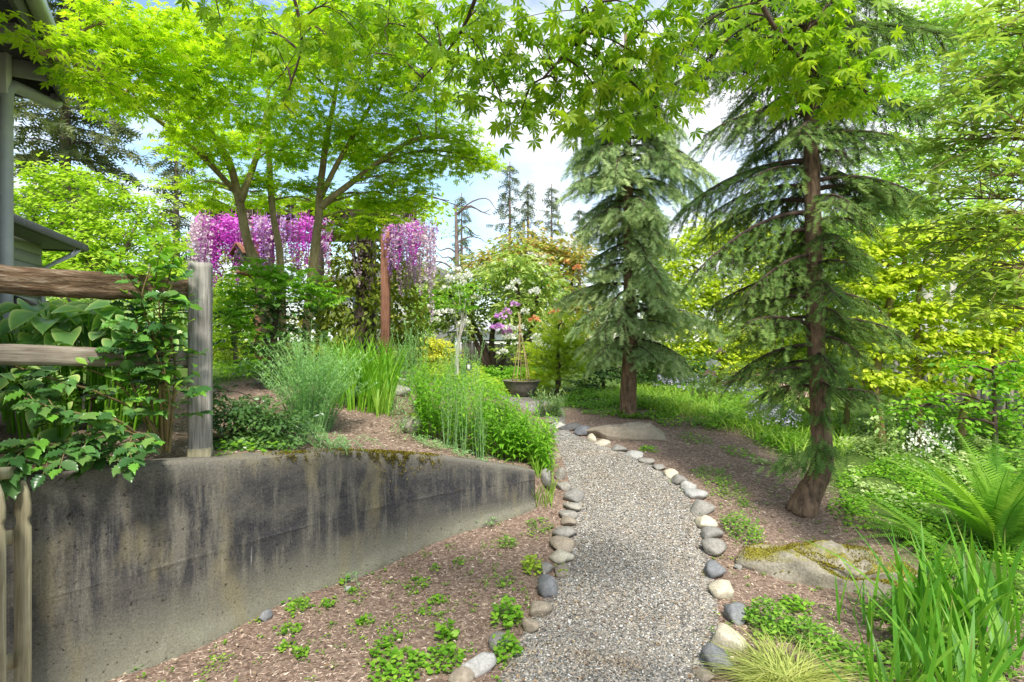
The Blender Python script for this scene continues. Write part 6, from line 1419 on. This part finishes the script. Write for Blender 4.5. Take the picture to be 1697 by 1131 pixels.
# ------------------------------------------------------------------ right foreground: fern, iris, straw grass
def sword_fern(name, label, crown, n, L, az0, az1, rise=(.7, 1.5)):
    t = thing(name, label, 'fern', tuple(crown)); meshes = []
    for v_ in range(4):
        m = MB(); k = 30; u = np.linspace(0, 1, k); arch = (.25, .45, .65, .35)[v_]; y = u * (1 - .2 * arch * u); z = -arch * u ** 2.2
        p = np.column_stack([.03 * np.sin(u * 3 + v_), y, z]); m.add(*tube(p, np.linspace(.008, .002, k), 4, False), .2)
        for s_ in (-1, 1):
            uu = np.linspace(.1, .995, 44); q = np.column_stack([np.interp(uu, u, p[:, j]) for j in range(3)]); ln = .14 * np.sin(np.pi * np.minimum(1, uu * .82 + .16)) ** .8 * (1.02 - uu * .55) + .008
            m.scatter(tmpl([(0, 0, 0), (.065, .12, 0), (.055, .55, -.02), (0, 1, -.1), (-.055, .55, -.02), (-.065, .12, 0)], [(0, 1, 5), (1, 2, 4), (1, 4, 5), (2, 3, 4)]), q, np.column_stack([np.full(44, s_ * 1.), np.full(44, .35), np.full(44, -.12) + rng.normal(0, .06, 44)]), (0, -.2, 1), ln, U(.3, 1, 44))
        meshes.append(m.mesh('frond', 'fern'))
    for i in range(n):
        az = U(az0, az1); f = link('frond', meshes[i % 4], t); s_ = L * U(.75, 1.15); f.scale = (s_, s_, s_); f.rotation_euler = (U(*rise), U(-.2, .2), az - math.pi / 2); f.location = (U(-.06, .06), U(-.06, .06), .02)
    return t
c = G(1660, 4.7); c[2] = g1(c[0], c[1]); sword_fern('sword_fern', 'large upright sword fern at the right edge beyond the irises', c, 32, 1.05, 0, 6.28, (.95, 1.5))
c = G(1560, 4.6); sword_fern('arching_fern', 'arching pale fern fronds left of the large sword fern', c, 9, .7, 1.8, 4.2, (.5, .9))
c = P(1690, 1000, 2.75); c[2] = g1(c[0], c[1]); sword_fern('small_fern', 'small fern frond clump at the right frame edge among the irises', c, 8, .45, 1.8, 4.4, (.4, .9))

def iris(name, label, spots, base):
    from mathutils import Euler
    t = thing(name, label, 'plant', tuple(base)); meshes = []
    for v_ in range(4):
        m = MB(); tv, tf = blade_t(8, (.022, .026, .02, .024)[v_], (.12, .3, .5, .05)[v_])
        V = tv.copy(); V[:, 2] += np.abs(V[:, 0]) * .35; m.add(V, tf, np.clip(tv[:, 1], 0, 1)); meshes.append(m.mesh('blade', 'iris', True))
    for i, (q, h, ln, az) in enumerate(spots):
        b = link('blade', meshes[i % 4], t); b.location = np.asarray(q) - np.asarray(base); b.scale = (h * U(.9, 1.3), h, h); b.rotation_euler = (math.pi / 2 - ln, U(-.15, .15), az)
def gpt(px, Y): return G(px, Y)
sp = []
for i in range(70): sp.append((G(U(1440, 1640), U(2.15, 2.75)), U(.36, .64), abs(rng.normal(.1, .22)), U(0, 6.28)))
iris('near_iris_clump', 'broad bladed iris clump nearest the camera at the lower right', sp, G(1560, 2.5))
sp = []
for i in range(120): sp.append((G(U(1490, 1690), U(2.9, 3.6)), U(.42, .78), abs(rng.normal(.14, .25)), U(0, 6.28)))
iris('tall_iris_clump', 'tall iris clump standing in front of the large sword fern', sp, G(1600, 3.4))
sp = []
for i in range(16): sp.append((G(U(1385, 1460), U(3.3, 3.62)), U(.25, .5), abs(rng.normal(.15, .3)), U(0, 6.28)))
iris('young_iris', 'few thin iris blades rising before the mossy flat rock', sp, G(1420, 3.45))

c = GP(1290, 1120); q = []
t = thing('straw_grass_tuft', 'pale straw green fine grass tuft at the bottom of the right path edge', 'grass', tuple(c)); m = MB(); n = 1100; a_ = U(0, 6.28, n); b = np.column_stack([rng.normal(0, .05, n), rng.normal(0, .05, n) - .1, np.zeros(n) - .02]); L = U(.2, .42, n); el = U(.25, 1.5, n)
m.scatter(blade_t(5, .008, .55), b, np.column_stack([np.cos(a_), np.sin(a_), el]), np.column_stack([-np.cos(a_) * .5, -np.sin(a_) * .5, np.ones(n)]), np.column_stack([L, L, L])); m.obj('blades', 'straw_grass', t)

# ------------------------------------------------------------------ low plants, weeds and ground cover
def weed(name, label, px, py, rpx, n, size, mat, h=.06, T=T_LEAF, group=None, cat='plant'):
    c = GP(px, py); R = rpx / F * c[1]; t = thing(name, label, cat, tuple(c), group); m = MB(); a_ = U(0, 6.28, n); r = R * np.sqrt(U(0, 1, n)); x = c[0] + np.cos(a_) * r; y = c[1] + np.sin(a_) * r * 1.3
    hh = h * (1 - (r / R) ** 2 * .7) * U(.2, 1, n); ok = np.abs(gz(x, y) - c[2]) < .12; x, y, hh = x[ok], y[ok], hh[ok]; n = len(x); pos = np.column_stack([x, y, gz(x, y) + .006 + hh]); b_ = U(0, 6.28, n)
    m.scatter(T, pos - np.array(c), np.column_stack([np.cos(b_), np.sin(b_), U(-.25, .6, n)]), np.column_stack([rng.normal(0, .35, n), rng.normal(-.1, .35, n), np.ones(n)]), size * U(.7, 1.3, n)); m.obj('leaves', mat, t)
    s_ = MB(); k = min(n, 40)
    for i in range(k): s_.add(*tube([(0 + (x[i] - c[0]) * .4, (y[i] - c[1]) * .4, 0), pos[i] - np.array(c)], .0012, 3, False))
    s_.obj('stems', mat, t); return t
T_ROUND = tmpl([(0, 0, 0), (.3, .2, .04), (.4, .55, .05), (.22, .9, 0), (0, 1, -.06), (-.22, .9, 0), (-.4, .55, .05), (-.3, .2, .04), (0, .5, -.02)], [(8, 0, 1), (8, 1, 2), (8, 2, 3), (8, 3, 4), (8, 4, 5), (8, 5, 6), (8, 6, 7), (8, 7, 0)])
gw = 'weed clumps in the left mulch'
WL = ['weed clump under the middle of the wall, beside the blue grey stone', 'weed clump just below the one beside the blue grey stone', 'lowest of three weed clumps in line below the blue grey stone', 'round weed clump alone in the middle of the left mulch', 'larger sparse weed clump below the right half of the wall', 'tiny seedling above the sparse weed clump below the wall',
      'loose weed clump in the centre of the left mulch near the border stones', 'small weed clump just left of the loose central one', 'leafy weed clump above the wide bottom weed patch', 'tiny weed touching the clump above the wide bottom patch', 'tiny weed near the broad leaved seedling at the wall foot', 'little weed clump between the wall foot and the mulch centre',
      'small weed clump left of the blue grey border stone', 'tiny weed left of the wide bottom weed patch', 'weed clump at the bottom left of the mulch', 'tiny seedling highest in the mulch by the wall end']
for lw, (px, py, r, n) in zip(WL, ((495, 1010, 22, 70), (478, 1050, 18, 40), (475, 1075, 14, 30), (605, 1035, 16, 40), (693, 972, 22, 50), (720, 945, 8, 16), (725, 1000, 18, 36), (703, 1018, 14, 24), (635, 1072, 18, 46), (660, 1060, 10, 18), (585, 985, 10, 16), (545, 1005, 12, 24), (835, 970, 15, 26), (620, 1090, 10, 18), (500, 1085, 14, 30), (762, 935, 10, 16))):
    weed('weed_clump', lw, px, py, r, n, .020, 'fresh', .04, T_ROUND, gw)
for px, py, r, n, sz, mt, h, lab in ((565, 962, 20, 36, .04, 'fresh', .06, 'broad leaved seedling against the foot of the wall'), (180, 1112, 55, 190, .026, 'fresh', .06, 'row of green weeds along the foot of the wall at the lower left'), (375, 1030, 20, 60, .022, 'fresh', .05, 'weed clump against the wall foot left of the blue grey stone'),
                                  (842, 1030, 26, 150, .028, 'fresh', .12, 'tall bright green weed beside the tan border stones'), (838, 1085, 24, 110, .026, 'fresh', .09, 'bright green weed spilling over the pale border stone'), (660, 1118, 45, 220, .026, 'fresh', .07, 'wide weed patch at the bottom centre of the left mulch'), (735, 1098, 30, 130, .026, 'fresh', .07, 'weed patch beside the pale border stone'), (740, 1062, 16, 30, .04, 'fresh', .1, 'lobed leaf weed standing in the mulch above the weed patch'),
                                  (884, 945, 20, 80, .026, 'lime', .09, 'lime green weed beside the cream border stone on the left edge'), (930, 952, 12, 30, .024, 'lime', .06, 'small lime weed between the cream and blue grey border stones'), (840, 905, 17, 70, .024, 'mid_leaf', .06, 'small darker green herb in the mulch near the wall end'), (893, 878, 24, 90, .024, 'mid_leaf', .06, 'low green herb patch beside the left border stones'),
                                  (1232, 888, 32, 420, .026, 'mid_leaf', .18, 'small round leafy bush right of the path by the grey stones'), (1180, 790, 32, 200, .026, 'mid_leaf', .06, 'low green mat beside the mulch bend at the right path edge'), (1205, 815, 36, 240, .026, 'mid_leaf', .07, 'second low green mat nearer the right path edge'), (1075, 748, 16, 80, .026, 'fresh', .05, 'little green tuft below the flat grey slab'), (1240, 840, 20, 50, .022, 'mid_leaf', .04, 'sparse green seedlings between the mats and the hemlock'), (1260, 768, 20, 60, .03, 'pale_cover', .05, 'pale seedling patch in the sunny mulch'),
                                  (1275, 1040, 40, 380, .03, 'mid_leaf', .16, 'leafy green weed behind the dark border stone at the lower right'), (1345, 1065, 45, 380, .028, 'mid_leaf', .12, 'dense weed between the straw grass and the irises'), (1320, 1010, 26, 110, .026, 'fresh', .07, 'light green weed in the mulch below the mossy flat rock'), (1420, 860, 40, 260, .03, 'fresh', .1, 'fresh green weed mound right of the hemlock foot'), (1300, 735, 30, 140, .035, 'fresh', .08, 'green weed mat in the mulch behind the hemlock'), (1150, 730, 30, 90, .035, 'mid_leaf', .06, 'low green weed mat right of the flat slab'), (1225, 752, 26, 80, .03, 'fresh', .05, 'sparse fresh weeds in the middle of the right mulch')):
    weed('herb_patch', lab, px, py, r, n, sz, mt, h, T_ROUND if mt != 'mid_leaf' else T_LEAF)

def cover(name, label, region, n, size, mat, h, T=T_LEAF, clumpy=True):
    """mass of low leaves over a ground polygon given by pixels"""
    poly = np.array([GP(*p)[:2] for p in region]); lo, hi = poly.min(0), poly.max(0); x = U(lo[0], hi[0], n * 3); y = U(lo[1], hi[1], n * 3); k = inpoly(x, y, poly)
    if clumpy:
        nzv = np.array([noise.noise((a * 2.3, b * 2.3, size * 50)) for a, b in zip(x, y)]); k &= nzv > -.12
        x, y, nzv = x[k], y[k], nzv[k]; hs = np.clip(.5 + nzv, .15, 1.2)
    else: x, y = x[k], y[k]; hs = np.ones(len(x))
    x, y, hs = x[:n], y[:n], hs[:n]; n = len(x); b_ = U(0, 6.28, n); m = MB()
    m.scatter(T, np.column_stack([x, y, gz(x, y) + h * hs * U(.05, 1, n)]), np.column_stack([np.cos(b_), np.sin(b_), U(-.2, .7, n)]), np.column_stack([rng.normal(0, .4, n), rng.normal(-.15, .4, n), np.ones(n)]), size * U(.7, 1.35, n)); o = m.obj(name, mat); tag(o, label, 'ground cover', kind='stuff'); return o
cover('dead_nettle_cover', 'pale green silvery ground cover under the golden dogwood', [(1390, 745), (1420, 820), (1480, 850), (1560, 870), (1660, 800), (1640, 720), (1500, 690), (1400, 700)], 6500, .045, 'pale_cover', .16)
cover('herb_cover', 'green herbs covering the ground behind the right mulch', [(930, 668), (1050, 700), (1180, 715), (1300, 745), (1330, 700), (1250, 660), (1100, 640), (960, 645)], 7000, .05, 'mid_leaf', .18)
cover('herb_cover', 'fresh green herbs between spruce trunk and pale cover', [(905, 668), (930, 690), (1020, 694), (1130, 700), (1240, 730), (1260, 745), (1320, 760), (1330, 700), (1150, 670), (980, 655)], 5000, .045, 'fresh', .12)
cover('fence_cover', 'mixed green ground cover along the side fence', [(1480, 690), (1560, 760), (1697, 830), (1697, 690), (1600, 670)], 5000, .07, 'mid_leaf', .3)
cover('weed_cover', 'dark green weeds filling the lower right corner', [(1230, 1020), (1260, 1090), (1330, 1131), (1697, 1131), (1697, 900), (1540, 960), (1450, 1010), (1330, 1000)], 5200, .032, 'mid_leaf', .12)
cover('weed_cover', 'green weeds between the hemlock and the fern', [(1385, 800), (1400, 850), (1500, 900), (1560, 960), (1697, 960), (1697, 800), (1600, 780), (1470, 770)], 5200, .036, 'fresh', .12)
cover('bank_cover', 'green plants at the back of the upper bank', [(360, 640), (560, 650), (690, 655), (830, 665), (840, 640), (690, 632), (560, 622), (360, 612)], 4200, .07, 'fresh', .22)
cover('lawn_herbs', 'green leafy border plants on the far lawn', [(690, 640), (840, 660), (905, 640), (890, 615), (800, 608), (690, 612)], 3500, .07, 'lime', .2)
def grass_cover(name, label, region, n, h, mat, T=T_GRASS):
    poly = np.array([GP(*p)[:2] for p in region]); lo, hi = poly.min(0), poly.max(0); x = U(lo[0], hi[0], n * 3); y = U(lo[1], hi[1], n * 3); k = inpoly(x, y, poly); x, y = x[k][:n], y[k][:n]; n = len(x); a_ = U(0, 6.28, n); L = U(h * .5, h * 1.3, n); m = MB()
    m.scatter(T, np.column_stack([x, y, gz(x, y)]), np.column_stack([np.cos(a_) * .5, np.sin(a_) * .5, np.ones(n)]), np.column_stack([-np.cos(a_), -np.sin(a_), np.full(n, .2)]), np.column_stack([L * 1.3, L, L])); o = m.obj(name, mat); tag(o, label, 'grass', kind='stuff')
grass_cover('lawn_grass', 'short grass of the far lawn beyond the bank', [(350, 632), (480, 640), (690, 645), (840, 650), (840, 622), (690, 612), (480, 606), (350, 602)], 9000, .09, 'grass')
grass_cover('tall_grass', 'long arching grass under the spruce and hemlock', [(990, 665), (1150, 700), (1330, 760), (1400, 760), (1420, 700), (1250, 655), (1050, 642)], 4200, .3, 'grass')

def flowers(name, label, region, n, h, mat, size=.03, stem='mid_leaf'):
    poly = np.array([GP(*p)[:2] for p in region]); lo, hi = poly.min(0), poly.max(0); x = U(lo[0], hi[0], n * 4); y = U(lo[1], hi[1], n * 4); k = inpoly(x, y, poly); x, y = x[k][:n], y[k][:n]; n = len(x); m = MB(); s_ = MB()
    c = np.array([x.mean(), y.mean(), g1(x.mean(), y.mean())]); t = thing(name, label, 'flowers', tuple(c))
    heads = []
    for v_ in range(4):
        hm = MB(); k = 9; hm.scatter(T_PETAL, rng.normal(0, size * .6, (k, 3)) * (1, 1, 1.2), rand_dirs(k), rand_dirs(k), size * U(.6, 1, k)); heads.append(hm.mesh('flower_head', mat))
    for i, (a, b) in enumerate(zip(x, y)):
        z0 = g1(a, b); hh = h * U(.7, 1.2); tp = np.array([a + U(-.04, .04), b, z0 + hh]) - c; s_.add(*tube([np.array([a, b, z0]) - c, tp], .002, 3, False))
        q = link('flower_head', heads[i % 4], t); q.location = tp; q.rotation_euler = (U(-.3, .3), U(-.3, .3), U(0, 6.28))
    q = s_.obj('stems', stem, t); q['kind'] = 'stuff'
flowers('lavender_flowers', 'hazy lavender blue flowers behind the spruce trunk', [(1080, 660), (1250, 690), (1260, 665), (1100, 640)], 150, .32, 'lavender', .035)
flowers('lavender_flowers', 'lavender blue flowers at the foot of the dark hemlock', [(1240, 720), (1330, 740), (1330, 700), (1240, 690)], 70, .28, 'lavender', .03)
flowers('white_flowers', 'white flower heads in front of the side fence by the golden dogwood', [(1500, 790), (1580, 800), (1590, 760), (1510, 750)], 34, .34, 'white_petal', .04)
flowers('cream_flowers', 'cream flower heads under the golden dogwood left of the side fence', [(1440, 780), (1500, 790), (1500, 745), (1450, 745)], 26, .45, 'pale_cover', .05)
bgtree('fence_shrub', 'mid green leafy shrub against the side fence right of the dogwood stem', 'shrub', 6.6, [[(1650, .03), (1648, 660, .02), (1645, 610, .01)]], [(1650, 630, 40, 25), (1690, 600, 35, 30), (1620, 670, 30, 22), (1680, 680, 40, 26), (1590, 700, 26, 16), (1540, 660, 35, 25), (1600, 610, 35, 22), (1500, 680, 35, 22)], T_LEAF, 'fresh', .07, 1.5, 'bark_twig', k=9, flat=.5)
bgtree('bank_filler_shrub', 'dark leaved low shrub under the hostas behind the glossy shrub', 'shrub', 3.95, [[(150, .012), (150, 660, .01), (150, 630, .006)]], [(40, 640, 50, 28), (120, 650, 50, 26), (200, 650, 50, 26), (270, 650, 40, 26), (80, 690, 50, 20), (180, 690, 40, 16)], T_LEAF, 'mid_leaf', .05, .9, 'bark_twig', k=9, flat=.5)

def litter():
    n = 900; t = U(0, 1, n); i = t * 100 + 6; ii = i.astype(int); a = le_s[ii]; b = re_s[ii]; q = a + (b - a) * np.where(rng.random(n) < .5, rng.beta(.5, .5, n), U(0, 1, n))[:, None]
    x = np.concatenate([q[:, 0], U(-2.0, .3, 500), U(.9, 2.8, 350)]); y = np.concatenate([q[:, 1], U(2.2, 4.8, 500), U(2.4, 6, 350)]); ok = ~behind(x, y); x, y = x[ok], y[ok]; n = len(x); m = MB(); a_ = U(0, 6.28, n)
    m.scatter(T_LEAF, np.column_stack([x, y, gz(x, y) + .024]), np.column_stack([np.cos(a_), np.sin(a_), U(-.15, .25, n)]), np.column_stack([U(-.4, .4, n), U(-.4, .4, n), np.ones(n)]), U(.010, .026, n), zs=U(1, 3, n))
    o = m.obj('leaf_litter', 'dry_leaf'); tag(o, 'dry tan leaf litter and petals strewn over path and mulch', 'leaf litter', kind='stuff')
    n0 = 330; x = np.concatenate([U(-2.2, .1, n0), U(1.0, 3.0, n0)]); y = np.concatenate([U(2.3, 4.9, n0), U(2.6, 6.6, n0)]); ok = ~behind(x, y) & ~inpoly(x, y, pathpoly); x, y = x[ok], y[ok]; k = 7
    x = np.repeat(x, k) + rng.normal(0, .014, len(x) * k); y = np.repeat(y, k) + rng.normal(0, .014, len(y) * k); n = len(x); ok = ~behind(x, y + .1); x, y = x[ok], y[ok]; n = len(x); a_ = U(0, 6.28, n); m = MB()
    m.scatter(T_ROUND, np.column_stack([x, y, gz(x, y) + U(.004, .022, n)]), np.column_stack([np.cos(a_), np.sin(a_), U(0, .5, n)]), np.column_stack([U(-.3, .3, n), U(-.3, .3, n), np.ones(n)]), U(.008, .018, n))
    o = m.obj('seedlings', 'fresh'); tag(o, 'tiny green seedlings sprinkled through the bark mulch', 'seedlings', kind='stuff')
litter()
